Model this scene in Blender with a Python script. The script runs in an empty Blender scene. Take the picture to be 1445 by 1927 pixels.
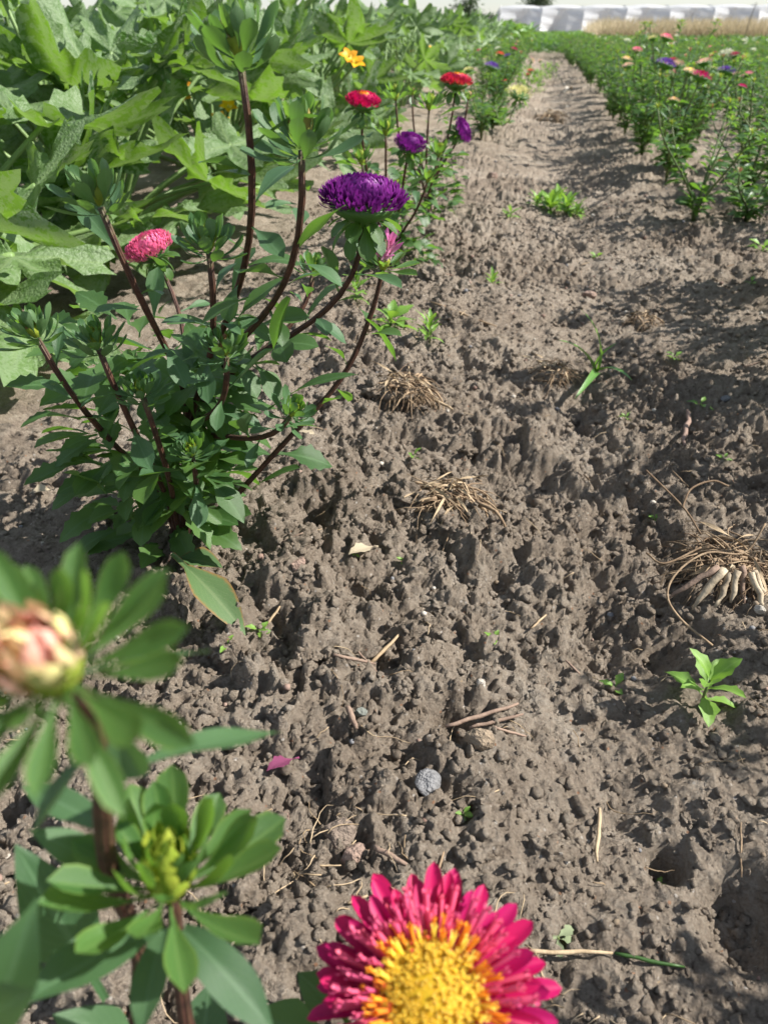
import bpy, math, random, time
T0 = time.time()
import numpy as np
from mathutils import Vector, Matrix

R = math.radians
random.seed(7)
SC = bpy.context.scene
COL = SC.collection

# ------------------------------------------------------------------ camera, sky, sun, exposure
cam_data = bpy.data.cameras.new("camera")
cam_data.sensor_fit = 'VERTICAL'
cam_data.sensor_height = 36.0
cam_data.lens = 26.0
cam_data.clip_start = 0.01
cam_data.clip_end = 1000.0
cam_data.dof.use_dof = True
cam_data.dof.focus_distance = 0.62
cam_data.dof.aperture_fstop = 11.0
cam = bpy.data.objects.new("camera", cam_data)
cam.location = (0, 0, 0.45)
cam.rotation_euler = (R(90 - 33.3), 0, R(10))
COL.objects.link(cam)
SC.camera = cam

SUN_EL, SUN_AZ = R(41), R(13)          # azimuth measured from +X towards +Y
world = bpy.data.worlds.new("World")
SC.world = world
world.use_nodes = True
wn = world.node_tree.nodes
sky = wn.new("ShaderNodeTexSky")
sky.sky_type = 'NISHITA'
sky.sun_disc = False
sky.sun_elevation = SUN_EL
sky.sun_rotation = R(90) - SUN_AZ
sky.air_density = 1.0
sky.dust_density = 0.3
sky.ozone_density = 1.0
wn["Background"].inputs["Strength"].default_value = 0.055
veil = wn.new("ShaderNodeMix")            # thin even cloud veil over the whole sky
veil.data_type = 'RGBA'
veil.inputs[0].default_value = 0.30
veil.inputs[7].default_value = (9.6, 10.6, 12.0, 1)
world.node_tree.links.new(sky.outputs[0], veil.inputs[6])
world.node_tree.links.new(veil.outputs[2], wn["Background"].inputs["Color"])

sun_data = bpy.data.lights.new("sun", 'SUN')
sun_data.energy = 5.0
sun_data.angle = R(0.55)
sun_data.color = (1.0, 0.955, 0.89)
sun = bpy.data.objects.new("sun", sun_data)
sd = Vector((math.cos(SUN_AZ) * math.cos(SUN_EL), math.sin(SUN_AZ) * math.cos(SUN_EL), math.sin(SUN_EL)))
sun.rotation_euler = sd.to_track_quat('Z', 'Y').to_euler()
sun.location = (3, 1, 5)
COL.objects.link(sun)

SC.view_settings.view_transform = 'Standard'
SC.view_settings.look = 'None'
SC.view_settings.exposure = 1.08
SC.view_settings.gamma = 1.0
SC.view_settings.use_curve_mapping = False
SC.render.engine = 'CYCLES'
SC.cycles.max_bounces = 8
SC.cycles.transparent_max_bounces = 8
SC.cycles.sample_clamp_indirect = 6.0

# ------------------------------------------------------------------ materials
class NT:
    def __init__(self, name):
        self.m = bpy.data.materials.new(name)
        self.m.use_nodes = True
        self.t = self.m.node_tree
        self.t.nodes.clear()
        self.out = self.n("ShaderNodeOutputMaterial")
    def n(self, kind, **kw):
        x = self.t.nodes.new(kind)
        for k, v in kw.items():
            setattr(x, k, v)
        return x
    def l(self, a, b):
        self.t.links.new(a, b)
    def setin(self, sock, v):
        if isinstance(v, bpy.types.NodeSocket):
            self.l(v, sock)
        elif isinstance(v, (tuple, list)) and len(v) == 3 and sock.type == 'RGBA':
            sock.default_value = (*v, 1)
        else:
            sock.default_value = v
    def mix(self, f, a, b, mode='MIX'):
        x = self.n("ShaderNodeMix", data_type='RGBA', blend_type=mode)
        self.setin(x.inputs[0], f); self.setin(x.inputs[6], a); self.setin(x.inputs[7], b)
        return x.outputs[2]
    def math(self, op, a, b=0.0, c=None, clamp=False):
        x = self.n("ShaderNodeMath", operation=op, use_clamp=clamp)
        self.setin(x.inputs[0], a); self.setin(x.inputs[1], b)
        if c is not None: self.setin(x.inputs[2], c)
        return x.outputs[0]
    def ramp(self, f, stops):
        x = self.n("ShaderNodeValToRGB")
        e = x.color_ramp.elements
        while len(e) < len(stops): e.new(0.5)
        for k, (p, c) in enumerate(stops):
            e[k].position = p
            e[k].color = (*c, 1) if len(c) == 3 else c
        self.l(f, x.inputs[0])
        return x.outputs[0]
    def smooth(self, v, lo, hi, a=0.0, b=1.0):
        x = self.n("ShaderNodeMapRange", interpolation_type='SMOOTHSTEP')
        self.setin(x.inputs[0], v); x.inputs[1].default_value = lo; x.inputs[2].default_value = hi
        x.inputs[3].default_value = a; x.inputs[4].default_value = b
        return x.outputs[0]
    def noise(self, vec, scale, detail=3.0, rough=0.55, w=None):
        x = self.n("ShaderNodeTexNoise", noise_dimensions='4D' if w is not None else '3D')
        if vec is not None: self.l(vec, x.inputs['Vector'])
        if w is not None: self.setin(x.inputs['W'], w)
        x.inputs['Scale'].default_value = scale; x.inputs['Detail'].default_value = detail
        x.inputs['Roughness'].default_value = rough
        return x.outputs[0]
    def bump(self, h, strength, dist, normal=None):
        x = self.n("ShaderNodeBump")
        x.inputs['Strength'].default_value = strength; x.inputs['Distance'].default_value = dist
        self.l(h, x.inputs['Height'])
        if normal is not None: self.l(normal, x.inputs['Normal'])
        return x.outputs[0]
    def principled(self, col, rough=0.6, spec=0.4, normal=None, **kw):
        x = self.n("ShaderNodeBsdfPrincipled")
        self.setin(x.inputs['Base Color'], col); self.setin(x.inputs['Roughness'], rough)
        self.setin(x.inputs['Specular IOR Level'], spec)
        if normal is not None: self.l(normal, x.inputs['Normal'])
        for k, v in kw.items(): self.setin(x.inputs[k.replace('_', ' ')], v)
        return x.outputs[0]
    def leafmix(self, surf, tcol, trans, normal=None):
        tr = self.n("ShaderNodeBsdfTranslucent")
        self.setin(tr.inputs[0], tcol)
        mx = self.n("ShaderNodeMixShader"); self.setin(mx.inputs[0], trans)
        self.l(surf, mx.inputs[1]); self.l(tr.outputs[0], mx.inputs[2])
        return mx.outputs[0]
    def end(self, s):
        self.l(s, self.out.inputs[0]); return self.m

def mat_leaf(name, c1, c2, tcol, trans=0.35, margin=None, rough=0.45, spec=0.45, veincol=None, scale=60.0, spots=None):
    k = NT(name)
    uv = k.n("ShaderNodeUVMap").outputs[0]
    sep = k.n("ShaderNodeSeparateXYZ"); k.l(uv, sep.inputs[0])
    geo = k.n("ShaderNodeNewGeometry"); oi = k.n("ShaderNodeObjectInfo"); tc = k.n("ShaderNodeTexCoord")
    rnd = k.math('ADD', k.math('MULTIPLY', oi.outputs['Random'], 0.6), k.math('MULTIPLY', geo.outputs['Random Per Island'], 0.4))
    nz = k.noise(tc.outputs['Object'], scale, 4, 0.6, w=k.math('MULTIPLY', oi.outputs['Random'], 37.0))
    f = k.math('ADD', k.math('MULTIPLY', rnd, 0.75), k.math('MULTIPLY', nz, 0.45), clamp=True)
    col = k.mix(k.smooth(f, 0.2, 0.95), c1, c2)
    across = k.math('ABSOLUTE', k.math('SUBTRACT', sep.outputs[0], 0.5))
    if veincol:
        mid = k.smooth(across, 0.02, 0.07, 1.0, 0.0)
        w = k.math('SINE', k.math('ADD', k.math('MULTIPLY', sep.outputs[1], 62.0), k.math('MULTIPLY', across, -48.0)))
        side = k.math('MULTIPLY', k.smooth(w, 0.82, 1.0), 0.45)
        col = k.mix(k.math('MULTIPLY', k.math('MAXIMUM', mid, side), 0.55), col, veincol)
    if spots:
        sp = k.smooth(k.noise(tc.outputs['Object'], spots[1], 3, 0.6), 0.60, 0.72)
        col = k.mix(k.math('MULTIPLY', sp, spots[2]), col, spots[0])
    tcx = tcol
    if margin:
        mg = k.smooth(k.math('ADD', across, k.math('MULTIPLY', k.math('SUBTRACT', nz, .5), .25)), 0.38, 0.52)
        col = k.mix(mg, col, margin)
        tcx = k.mix(mg, tcol, margin)
    under = k.mix(k.math('MULTIPLY', geo.outputs['Backfacing'], 0.5), col, k.mix(0.5, col, (0.18, 0.25, 0.12)))
    bm = k.bump(k.noise(tc.outputs['Object'], scale * 5, 3), 0.25, 0.0012)
    s = k.principled(under, rough, spec, bm)
    return k.end(k.leafmix(s, tcx, trans))

def mat_petal(name, base, tip, trans=0.3, rough=0.5, dark=0.8):
    k = NT(name)
    uv = k.n("ShaderNodeUVMap").outputs[0]
    sep = k.n("ShaderNodeSeparateXYZ"); k.l(uv, sep.inputs[0])
    geo = k.n("ShaderNodeNewGeometry"); oi = k.n("ShaderNodeObjectInfo")
    col = k.mix(k.smooth(sep.outputs[1], 0.1, 0.95), base, tip)
    rnd = k.math('ADD', k.math('MULTIPLY', oi.outputs['Random'], 0.5), k.math('MULTIPLY', geo.outputs['Random Per Island'], 0.5))
    streak = k.math('SINE', k.math('MULTIPLY', sep.outputs[0], 40.0))
    col = k.mix(k.math('MULTIPLY', k.math('ADD', streak, 1.0), 0.10), col, k.mix(1.0, col, (dark, dark * 0.8, dark), 'MULTIPLY'))
    hsv = k.n("ShaderNodeHueSaturation")
    k.l(col, hsv.inputs['Color'])
    k.l(k.math('ADD', k.math('MULTIPLY', rnd, 0.5), 0.75), hsv.inputs['Value'])
    k.l(k.math('ADD', k.math('MULTIPLY', rnd, 0.03), 0.485), hsv.inputs['Hue'])
    c = hsv.outputs[0]
    return k.end(k.leafmix(k.principled(c, rough, 0.35), c, trans))

def mat_plain(name, c1, c2, scale=80.0, rough=0.7, spec=0.3, bump=0.3, bscale=None, trans=0.0, dist=0.002):
    k = NT(name)
    tc = k.n("ShaderNodeTexCoord"); oi = k.n("ShaderNodeObjectInfo"); geo = k.n("ShaderNodeNewGeometry")
    f = k.math('ADD', k.math('MULTIPLY', k.noise(tc.outputs['Object'], scale, 5, 0.6, w=k.math('MULTIPLY', oi.outputs['Random'], 31.0)), 0.8),
               k.math('MULTIPLY', k.math('SUBTRACT', geo.outputs['Random Per Island'], 0.5), 0.5))
    col = k.mix(k.smooth(f, 0.15, 0.65), c1, c2)
    bm = k.bump(k.noise(tc.outputs['Object'], bscale or scale * 4, 4), bump, dist)
    s = k.principled(col, rough, spec, bm)
    return k.end(k.leafmix(s, c2, trans) if trans else s)

def mat_soil(name):
    k = NT(name)
    geo = k.n("ShaderNodeNewGeometry"); pos = geo.outputs['Position']
    a = k.noise(pos, 3.2, 5, 0.6)
    b = k.noise(pos, 46.0, 6, 0.65)
    c = k.noise(pos, 420.0, 4, 0.6)
    f = k.math('ADD', k.math('MULTIPLY', a, 0.45), k.math('ADD', k.math('MULTIPLY', b, 0.40), k.math('MULTIPLY', c, 0.30)))
    col = k.ramp(f, [(0.36, (0.146, 0.115, 0.087)), (0.50, (0.272, 0.219, 0.168)), (0.60, (0.356, 0.295, 0.232)), (0.74, (0.46, 0.402, 0.332))])
    v = k.n("ShaderNodeTexVoronoi"); k.l(pos, v.inputs['Vector']); v.inputs['Scale'].default_value = 230.0
    vs = k.n("ShaderNodeSeparateColor"); k.l(v.outputs['Color'], vs.inputs[0])
    inside = k.smooth(v.outputs['Distance'], 0.22, 0.34, 1.0, 0.0)
    pale = k.math('MULTIPLY', inside, k.math('GREATER_THAN', vs.outputs[0], 0.962))
    darkb = k.math('MULTIPLY', inside, k.math('GREATER_THAN', vs.outputs[1], 0.95))
    rust = k.math('MULTIPLY', inside, k.math('GREATER_THAN', vs.outputs[2], 0.975))
    col = k.mix(k.math('MULTIPLY', darkb, 0.6), col, (0.06, 0.045, 0.036))
    col = k.mix(k.math('MULTIPLY', rust, 0.7), col, (0.40, 0.20, 0.11))
    col = k.mix(k.math('MULTIPLY', pale, 0.8), col, (0.58, 0.53, 0.47))
    warp = k.n("ShaderNodeVectorMath", operation='MULTIPLY_ADD')
    nz = k.n("ShaderNodeTexNoise"); k.l(pos, nz.inputs['Vector']); nz.inputs['Scale'].default_value = 180.0; nz.inputs['Detail'].default_value = 3.0
    k.l(nz.outputs['Color'], warp.inputs[0]); warp.inputs[1].default_value = (.006, .006, .006); k.l(pos, warp.inputs[2])
    def grains(scale):
        g_ = k.n("ShaderNodeTexVoronoi"); k.l(warp.outputs[0], g_.inputs['Vector']); g_.inputs['Scale'].default_value = scale
        return k.math('SUBTRACT', 1.0, g_.outputs['Distance'])
    b0 = k.bump(grains(170.0), 0.9, 0.006)
    b2 = k.bump(k.noise(pos, 380.0, 6, 0.85), 1.0, 0.0060, b0)
    return k.end(k.principled(col, 0.95, 0.12, b2))

M = {}
M['soil'] = mat_soil('dry_soil')
M['leaf'] = mat_leaf('aster_leaf', (0.024, 0.070, 0.020), (0.075, 0.150, 0.034), (0.17, 0.36, 0.03), 0.36, veincol=(0.10, 0.19, 0.075), rough=0.40, spots=((0.22, 0.22, 0.15), 300.0, 0.3))
M['leaf_fg'] = mat_leaf('aster_upper_leaf', (0.034, 0.086, 0.038), (0.070, 0.145, 0.056), (0.17, 0.36, 0.04), 0.30, veincol=(0.11, 0.20, 0.10), rough=0.42, spots=((0.20, 0.24, 0.15), 300.0, 0.35))
M['bract'] = mat_leaf('bud_bract', (0.045, 0.115, 0.035), (0.085, 0.185, 0.045), (0.22, 0.42, 0.04), 0.40, margin=(0.16, 0.27, 0.05), rough=0.42, veincol=(0.16, 0.27, 0.08))
M['core'] = mat_plain('bud_core', (0.20, 0.30, 0.03), (0.42, 0.48, 0.06), 200, 0.5, 0.4, 0.2, trans=0.3)
M['core_pink'] = mat_plain('bud_core_pink', (0.84, 0.80, 0.34), (0.86, 0.46, 0.38), 60, 0.5, 0.3, 0.1, trans=0.25)
M['core_peach'] = mat_plain('bud_core_peach', (0.40, 0.34, 0.10), (0.42, 0.17, 0.12), 80, 0.5, 0.3, 0.1, trans=0.25)
def mat_stem():
    k = NT('maroon_stem')
    sep = k.n("ShaderNodeSeparateXYZ"); k.l(k.n("ShaderNodeUVMap").outputs[0], sep.inputs[0])
    tc = k.n("ShaderNodeTexCoord"); nz = k.noise(tc.outputs['Object'], 130.0, 5, 0.65)
    col = k.mix(k.smooth(nz, .3, .7), (0.040, 0.017, 0.013), (0.105, 0.042, 0.028))
    ribs = k.math('SINE', k.math('MULTIPLY', sep.outputs[0], 50.0))
    col = k.mix(k.math('MULTIPLY', k.smooth(k.math('ADD', ribs, k.math('MULTIPLY', nz, 1.5)), .9, 1.6), .16), col, (0.09, 0.10, 0.035))
    col = k.mix(k.smooth(k.math('ADD', sep.outputs[1], k.math('MULTIPLY', nz, .25)), 1.08, 1.2), col, (0.085, 0.13, 0.04))
    return k.end(k.principled(col, .6, .35, k.bump(k.math('ADD', nz, k.math('MULTIPLY', ribs, .25)), .6, .002)))
M['stem'] = mat_stem()
M['stem_green'] = mat_plain('green_stem', (0.07, 0.10, 0.03), (0.13, 0.17, 0.05), 120, 0.55, 0.4, 0.4)
PET = {
    'crimson': ((0.58, 0.015, 0.15), (0.50, 0.006, 0.115)),
    'red': ((0.75, 0.12, 0.05), (0.60, 0.012, 0.075)),
    'pinktube': ((0.58, 0.012, 0.11), (0.72, 0.10, 0.22)),
    'orange': ((0.72, 0.06, 0.08), (0.88, 0.34, 0.03)),
    'yellow': ((0.95, 0.68, 0.04), (1.0, 0.86, 0.16)),
    'purple': ((0.16, 0.008, 0.17), (0.22, 0.022, 0.25)),
    'violet': ((0.13, 0.05, 0.30), (0.20, 0.10, 0.42)),
    'pink': ((0.85, 0.36, 0.38), (0.80, 0.15, 0.32)),
    'blush': ((0.80, 0.66, 0.46), (0.80, 0.40, 0.38)),
    'lilac': ((0.85, 0.62, 0.66), (0.74, 0.22, 0.48)),
    'cream': ((0.62, 0.62, 0.18), (0.78, 0.74, 0.38)),
    'peach': ((0.78, 0.62, 0.34), (0.82, 0.50, 0.36)),
    'white': ((0.66, 0.72, 0.45), (0.82, 0.80, 0.68)),
}
for c, (b, t) in PET.items():
    M[c] = mat_petal('petal_' + c, b, t, 0.62 if c == 'yellow' else 0.34)
M['weed'] = mat_leaf('weed_leaf', (0.10, 0.22, 0.03), (0.20, 0.36, 0.06), (0.30, 0.52, 0.05), 0.35, veincol=(0.28, 0.42, 0.12), rough=0.4)
M['weed_grey'] = mat_leaf('dusty_leaf', (0.17, 0.21, 0.12), (0.28, 0.32, 0.19), (0.25, 0.3, 0.1), 0.2, rough=0.8, spec=0.2)
M['dusty'] = mat_leaf('dusty_aster_leaf', (0.05, 0.11, 0.035), (0.09, 0.16, 0.05), (0.15, 0.26, 0.04), 0.25, veincol=(0.14, 0.2, 0.08), margin=(0.24, 0.13, 0.04), rough=0.6, spots=((0.36, 0.30, 0.24), 260.0, 0.6))
M['grass'] = mat_leaf('grass_blade', (0.075, 0.20, 0.035), (0.14, 0.30, 0.05), (0.22, 0.42, 0.04), 0.3, veincol=(0.18, 0.34, 0.1), rough=0.35)
M['straw'] = mat_plain('dry_straw', (0.24, 0.17, 0.10), (0.46, 0.35, 0.22), 90, 0.7, 0.3, 0.3)
M['root'] = mat_plain('dry_root', (0.15, 0.10, 0.062), (0.34, 0.245, 0.155), 120, 0.85, 0.2, 0.4)
M['stalk'] = mat_plain('bleached_stalk', (0.11, 0.08, 0.052), (0.50, 0.41, 0.29), 70, 0.75, 0.25, 0.5, 220)
M['twig'] = mat_plain('twig', (0.15, 0.10, 0.075), (0.28, 0.20, 0.15), 90, 0.8, 0.2, 0.5)
M['dryleaf'] = mat_plain('dry_leaf', (0.36, 0.29, 0.19), (0.58, 0.50, 0.36), 70, 0.8, 0.2, 0.5, trans=0.2)
M['plumleaf'] = mat_plain('plum_leaf', (0.17, 0.03, 0.085), (0.30, 0.075, 0.16), 130, 0.7, 0.3, 0.5, trans=0.2)
def stone(n, a, b): M[n] = mat_plain(n, a, b, 1.1, 0.9, 0.15, 0.5, 2.2, dist=.05)
stone('stone_tan', (0.15, 0.115, 0.08), (0.27, 0.21, 0.15)); stone('stone_grey', (0.135, 0.135, 0.142), (0.20, 0.198, 0.20))
stone('stone_brown', (0.10, 0.075, 0.058), (0.19, 0.15, 0.12)); stone('stone_pink', (0.18, 0.115, 0.09), (0.28, 0.20, 0.16))
stone('stone_white', (0.30, 0.27, 0.225), (0.46, 0.42, 0.36)); stone('stone_green', (0.12, 0.13, 0.11), (0.19, 0.20, 0.175))

def mat_zucchini():
    k = NT('zucchini_leaf')
    at = k.n("ShaderNodeAttribute", attribute_name='vein')
    geo = k.n("ShaderNodeNewGeometry"); oi = k.n("ShaderNodeObjectInfo"); tc = k.n("ShaderNodeTexCoord")
    rnd = oi.outputs['Random']
    nz = k.noise(tc.outputs['Object'], 14.0, 4, 0.6, w=k.math('MULTIPLY', rnd, 29.0))
    col = k.mix(k.smooth(k.math('ADD', k.math('MULTIPLY', rnd, 0.6), k.math('MULTIPLY', nz, 0.5)), 0.25, 0.85), (0.026, 0.076, 0.026), (0.078, 0.162, 0.040))
    nz2 = k.noise(tc.outputs['Object'], 38.0, 3, 0.6, w=k.math('MULTIPLY', rnd, 11.0))
    silver = k.math('MULTIPLY', k.smooth(k.math('ADD', nz2, k.math('MULTIPLY', at.outputs['Fac'], 0.22)), 0.55, 0.66), 0.62)
    col = k.mix(silver, col, (0.31, 0.38, 0.27))
    col = k.mix(k.math('MULTIPLY', k.smooth(at.outputs['Fac'], 0.80, 0.97), 0.6), col, (0.27, 0.37, 0.15))
    under = k.mix(k.math('MULTIPLY', geo.outputs['Backfacing'], 0.6), col, (0.17, 0.26, 0.10))
    hb = k.math('ADD', k.noise(tc.outputs['Object'], 55.0, 3), k.math('MULTIPLY', at.outputs['Fac'], -0.5))
    s = k.principled(under, 0.45, 0.42, k.bump(hb, 0.5, 0.01))
    return k.end(k.leafmix(s, k.mix(silver, (0.20, 0.38, 0.03), (0.24, 0.36, 0.10)), 0.36))
M['zleaf'] = mat_zucchini()
M['zstem'] = mat_plain('zucchini_petiole', (0.09, 0.16, 0.045), (0.18, 0.27, 0.09), 40, 0.5, 0.4, 0.4)
M['zflower'] = mat_petal('zucchini_flower', (0.75, 0.50, 0.03), (0.85, 0.36, 0.01), 0.35)
M['crop'] = mat_leaf('far_crop_leaf', (0.06, 0.15, 0.03), (0.13, 0.26, 0.05), (0.22, 0.40, 0.04), 0.32)
M['drygrass'] = mat_leaf('dry_grass', (0.40, 0.32, 0.20), (0.60, 0.50, 0.35), (0.5, 0.42, 0.26), 0.3, rough=0.7, spec=0.2)
M['bark'] = mat_plain('bark', (0.05, 0.04, 0.03), (0.10, 0.08, 0.06), 12, 0.9, 0.2, 0.5, dist=0.02)
M['tree'] = mat_leaf('tree_leaf', (0.025, 0.050, 0.022), (0.055, 0.095, 0.035), (0.07, 0.12, 0.03), 0.2)
M['plumbush'] = mat_leaf('plum_bush_leaf', (0.06, 0.03, 0.045), (0.14, 0.075, 0.10), (0.12, 0.05, 0.07), 0.2)
M['metal'] = mat_plain('galvanised_pipe', (0.35, 0.36, 0.37), (0.5, 0.5, 0.5), 8, 0.45, 0.5, 0.05)
def mat_film():
    k = NT('white_film')
    tc = k.n("ShaderNodeTexCoord")
    mp = k.n("ShaderNodeMapping"); k.l(tc.outputs['Object'], mp.inputs[0]); mp.inputs['Scale'].default_value = (0.35, 0.35, 5.0)
    nz = k.noise(mp.outputs[0], 1.6, 4, 0.6)
    col = k.mix(nz, (0.72, 0.73, 0.74), (0.82, 0.82, 0.82))
    s = k.principled(col, 0.4, 0.4, k.bump(nz, 0.6, 0.12))
    return k.end(k.leafmix(s, (0.80, 0.81, 0.82), 0.42))
M['film'] = mat_film()

# ------------------------------------------------------------------ geometry helpers
FLAT = {}
def flat(f):
    k = FLAT.get(id(f))
    if k is None:
        k = (np.fromiter((i for q in f for i in q), np.int32), np.fromiter((len(q) for q in f), np.int32), f)
        FLAT[id(f)] = k
    return k
class Geo:
    """collects verts, faces, uvs and material slots; becomes ONE mesh"""
    def __init__(self):
        self.v, self.lv, self.lc, self.uv, self.mi, self.n = [], [], [], [], [], 0
        self.attr = []
    def add(self, geo, mx=None, slot=0):
        v, f, uv = geo[:3]
        if mx is not None:
            a = np.array(mx)
            v = v @ a[:3, :3].T + a[:3, 3]
        lv, lc, _ = flat(f)
        self.v.append(v); self.uv.append(uv)
        self.attr.append(geo[3] if len(geo) > 3 else np.zeros(len(v)))
        self.lv.append(lv + self.n); self.lc.append(lc)
        self.mi.append(np.full(len(lc), slot, np.int32))
        self.n += len(v)
        return self
    def mesh(self, name, *mats, smooth=True):
        v = np.concatenate(self.v); lv = np.concatenate(self.lv); lc = np.concatenate(self.lc)
        me = bpy.data.meshes.new(name)
        me.vertices.add(len(v)); me.vertices.foreach_set('co', v.astype(np.float32).ravel())
        me.loops.add(len(lv)); me.polygons.add(len(lc))
        me.loops.foreach_set('vertex_index', lv.astype(np.int32))
        me.polygons.foreach_set('loop_start', (np.cumsum(lc) - lc).astype(np.int32))
        me.polygons.foreach_set('use_smooth', np.full(len(lc), smooth))
        if len(mats) > 1: me.polygons.foreach_set('material_index', np.concatenate(self.mi))
        lay = me.uv_layers.new(name='UVMap')
        lay.data.foreach_set('uv', np.concatenate(self.uv)[lv].astype(np.float32).ravel())
        at = np.concatenate(self.attr)
        if at.any():
            q = me.attributes.new('vein', 'FLOAT', 'POINT'); q.data.foreach_set('value', at.astype(np.float32))
        for m in mats: me.materials.append(m if not isinstance(m, str) else M[m])
        me.update(calc_edges=True); me.validate()
        return me

def mx_dir(pos, d, up=(0, 0, 1), roll=0.0, s=1.0):
    """matrix whose +Y runs along d and whose +Z leans to up"""
    y = Vector(d).normalized(); u = Vector(up)
    x = y.cross(u)
    if x.length < 1e-4: x = y.cross(Vector((1, 0, 0)))
    x.normalize(); z = x.cross(y)
    m = Matrix((x, y, z)).transposed()
    if roll: m = m @ Matrix.Rotation(roll, 3, 'Y')
    return Matrix.Translation(Vector(pos)) @ m.to_4x4() @ Matrix.Scale(s, 4)

def mx_axis(pos, ax, spin=0.0, s=1.0):
    """matrix whose +Z runs along ax"""
    q = Vector(ax).to_track_quat('Z', 'Y')
    return Matrix.Translation(Vector(pos)) @ q.to_matrix().to_4x4() @ Matrix.Rotation(spin, 4, 'Z') @ Matrix.Scale(s, 4)

def grid_faces(n, m):
    return [(i * m + j, i * m + j + 1, (i + 1) * m + j + 1, (i + 1) * m + j) for i in range(n - 1) for j in range(m - 1)]

def leaf(L=1.0, W=0.3, kind='spat', n=9, m=5, fold=0.18, bend=0.35, wav=0.02, teeth=0, rnd=None, twist=0.0):
    r = rnd or random
    ph = r.random() * 6.28
    V, UV = [], []
    ang = 0.0; y = 0.0; z = 0.0
    for i in range(n):
        t = i / (n - 1)
        if kind == 'spat':
            w = 0.10 + 0.90 * max(0, min(1, (t - 0.16) / 0.50)) ** 1.3
            w *= math.sqrt(max(0.0, 1 - max(0, (t - 0.66) / 0.34) ** 2.2))
        elif kind == 'ovate':
            w = 0.12 + 0.88 * max(0, min(1, (t - 0.22) / 0.30)) ** 0.8
            w *= max(0.0, 1 - max(0, (t - 0.50) / 0.50) ** 1.9)
        elif kind == 'lance':
            w = 0.18 + 0.82 * math.sin(math.pi * min(1, t * 0.96 + 0.02)) ** 0.8
            w *= 1 - max(0, (t - 0.6) / 0.4) ** 2 * 0.9
        elif kind == 'strap':
            w = (0.55 + 0.45 * min(1, t * 1.8)) * math.sqrt(max(0.0, 1 - max(0, (t - 0.72) / 0.28) ** 2))
        else:  # blade
            w = (1 - t) ** 0.6 if t > 0.3 else 1.0 * (0.7 ** 0.6) + (0.3 - t) * -0.6
        if teeth and 0.3 < t < 0.95:
            w *= 1 + 0.15 * (1 if i % 2 else -1)
        w = max(w, 0.015) * W * 0.5
        for j in range(m):
            s = j / (m - 1) * 2 - 1
            zz = fold * abs(s) * w + wav * L * math.sin(t * 9 + ph + (2.0 if s > 0 else 0)) * abs(s) ** 2
            tw = twist * t
            V.append((s * w * math.cos(tw), y + 0 * zz, z + zz * math.cos(ang) + s * w * math.sin(tw)))
            UV.append((s * 0.5 + 0.5, t))
        ang = -bend * (t + 0.5 / (n - 1)) * 2 * 0.5 * 2
        y += L / (n - 1) * math.cos(ang); z += L / (n - 1) * math.sin(ang)
    return np.array(V), grid_faces(n, m), np.array(UV)

def tube(pts, rad, sides=7, caps=True):
    P = [Vector(p) for p in pts]
    n = len(P)
    if not hasattr(rad, '__len__'): rad = [rad] * n
    V, UV, F = [], [], []
    ref = Vector((0.31, 0.77, 0.55))
    for i in range(n):
        d = (P[min(n - 1, i + 1)] - P[max(0, i - 1)]).normalized()
        a = d.cross(ref)
        if a.length < 0.05: a = d.cross(Vector((1, 0, 0)))
        a.normalize(); b = d.cross(a)
        ref = ref * 0.0 + b.cross(d) * 0 + ref
        for j in range(sides):
            t = j / sides * 2 * math.pi
            V.append(P[i] + (a * math.cos(t) + b * math.sin(t)) * rad[i]); UV.append((j / sides, i / (n - 1)))
    for i in range(n - 1):
        for j in range(sides):
            k = (j + 1) % sides
            F.append((i * sides + j, i * sides + k, (i + 1) * sides + k, (i + 1) * sides + j))
    if caps:
        F.append(tuple(range(sides))[::-1]); F.append(tuple((n - 1) * sides + j for j in range(sides)))
    return np.array([tuple(v) for v in V]), F, np.array(UV)

def bez(p0, p1, p2, p3, n=12):
    p0, p1, p2, p3 = map(Vector, (p0, p1, p2, p3)); out = []
    for i in range(n):
        t = i / (n - 1); u = 1 - t
        out.append(p0 * u ** 3 + p1 * 3 * u * u * t + p2 * 3 * u * t * t + p3 * t ** 3)
    return out

def icosphere(sub):
    import bmesh
    b = bmesh.new(); bmesh.ops.create_icosphere(b, subdivisions=sub, radius=1.0)
    v = np.array([tuple(x.co) for x in b.verts]); f = [tuple(x.index for x in q.verts) for q in b.faces]
    b.free()
    return v, f, np.zeros((len(v), 2))
ICO = {k: icosphere(k) for k in (1, 2, 3, 4)}

# value noise, fbm and cellular noise on arrays
def hsh(ix, iy, seed):
    h = (ix.astype(np.int64) * 374761393 + iy.astype(np.int64) * 668265263 + seed * 974634777) & 0xFFFFFFFF
    h = ((h ^ (h >> 13)) * 1274126177) & 0xFFFFFFFF
    h = ((h ^ (h >> 16)) * 2246822519) & 0xFFFFFFFF
    return ((h ^ (h >> 15)) & 0xFFFFFF) / float(0x1000000)
def vnoise(x, y, seed=0):
    ix = np.floor(x); iy = np.floor(y); fx = x - ix; fy = y - iy
    fx = fx * fx * fx * (fx * (fx * 6 - 15) + 10); fy = fy * fy * fy * (fy * (fy * 6 - 15) + 10)
    a = hsh(ix, iy, seed); b = hsh(ix + 1, iy, seed); c = hsh(ix, iy + 1, seed); d = hsh(ix + 1, iy + 1, seed)
    return (a + (b - a) * fx) * (1 - fy) + (c + (d - c) * fx) * fy - 0.5
def fbm(x, y, octv=4, seed=0, gain=0.5):
    s = 0; a = 1.0
    for k in range(octv):
        s = s + a * vnoise(x * 2.03 ** k + k * 7.3, y * 2.03 ** k - k * 3.1, seed + k); a *= gain
    return s
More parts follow.
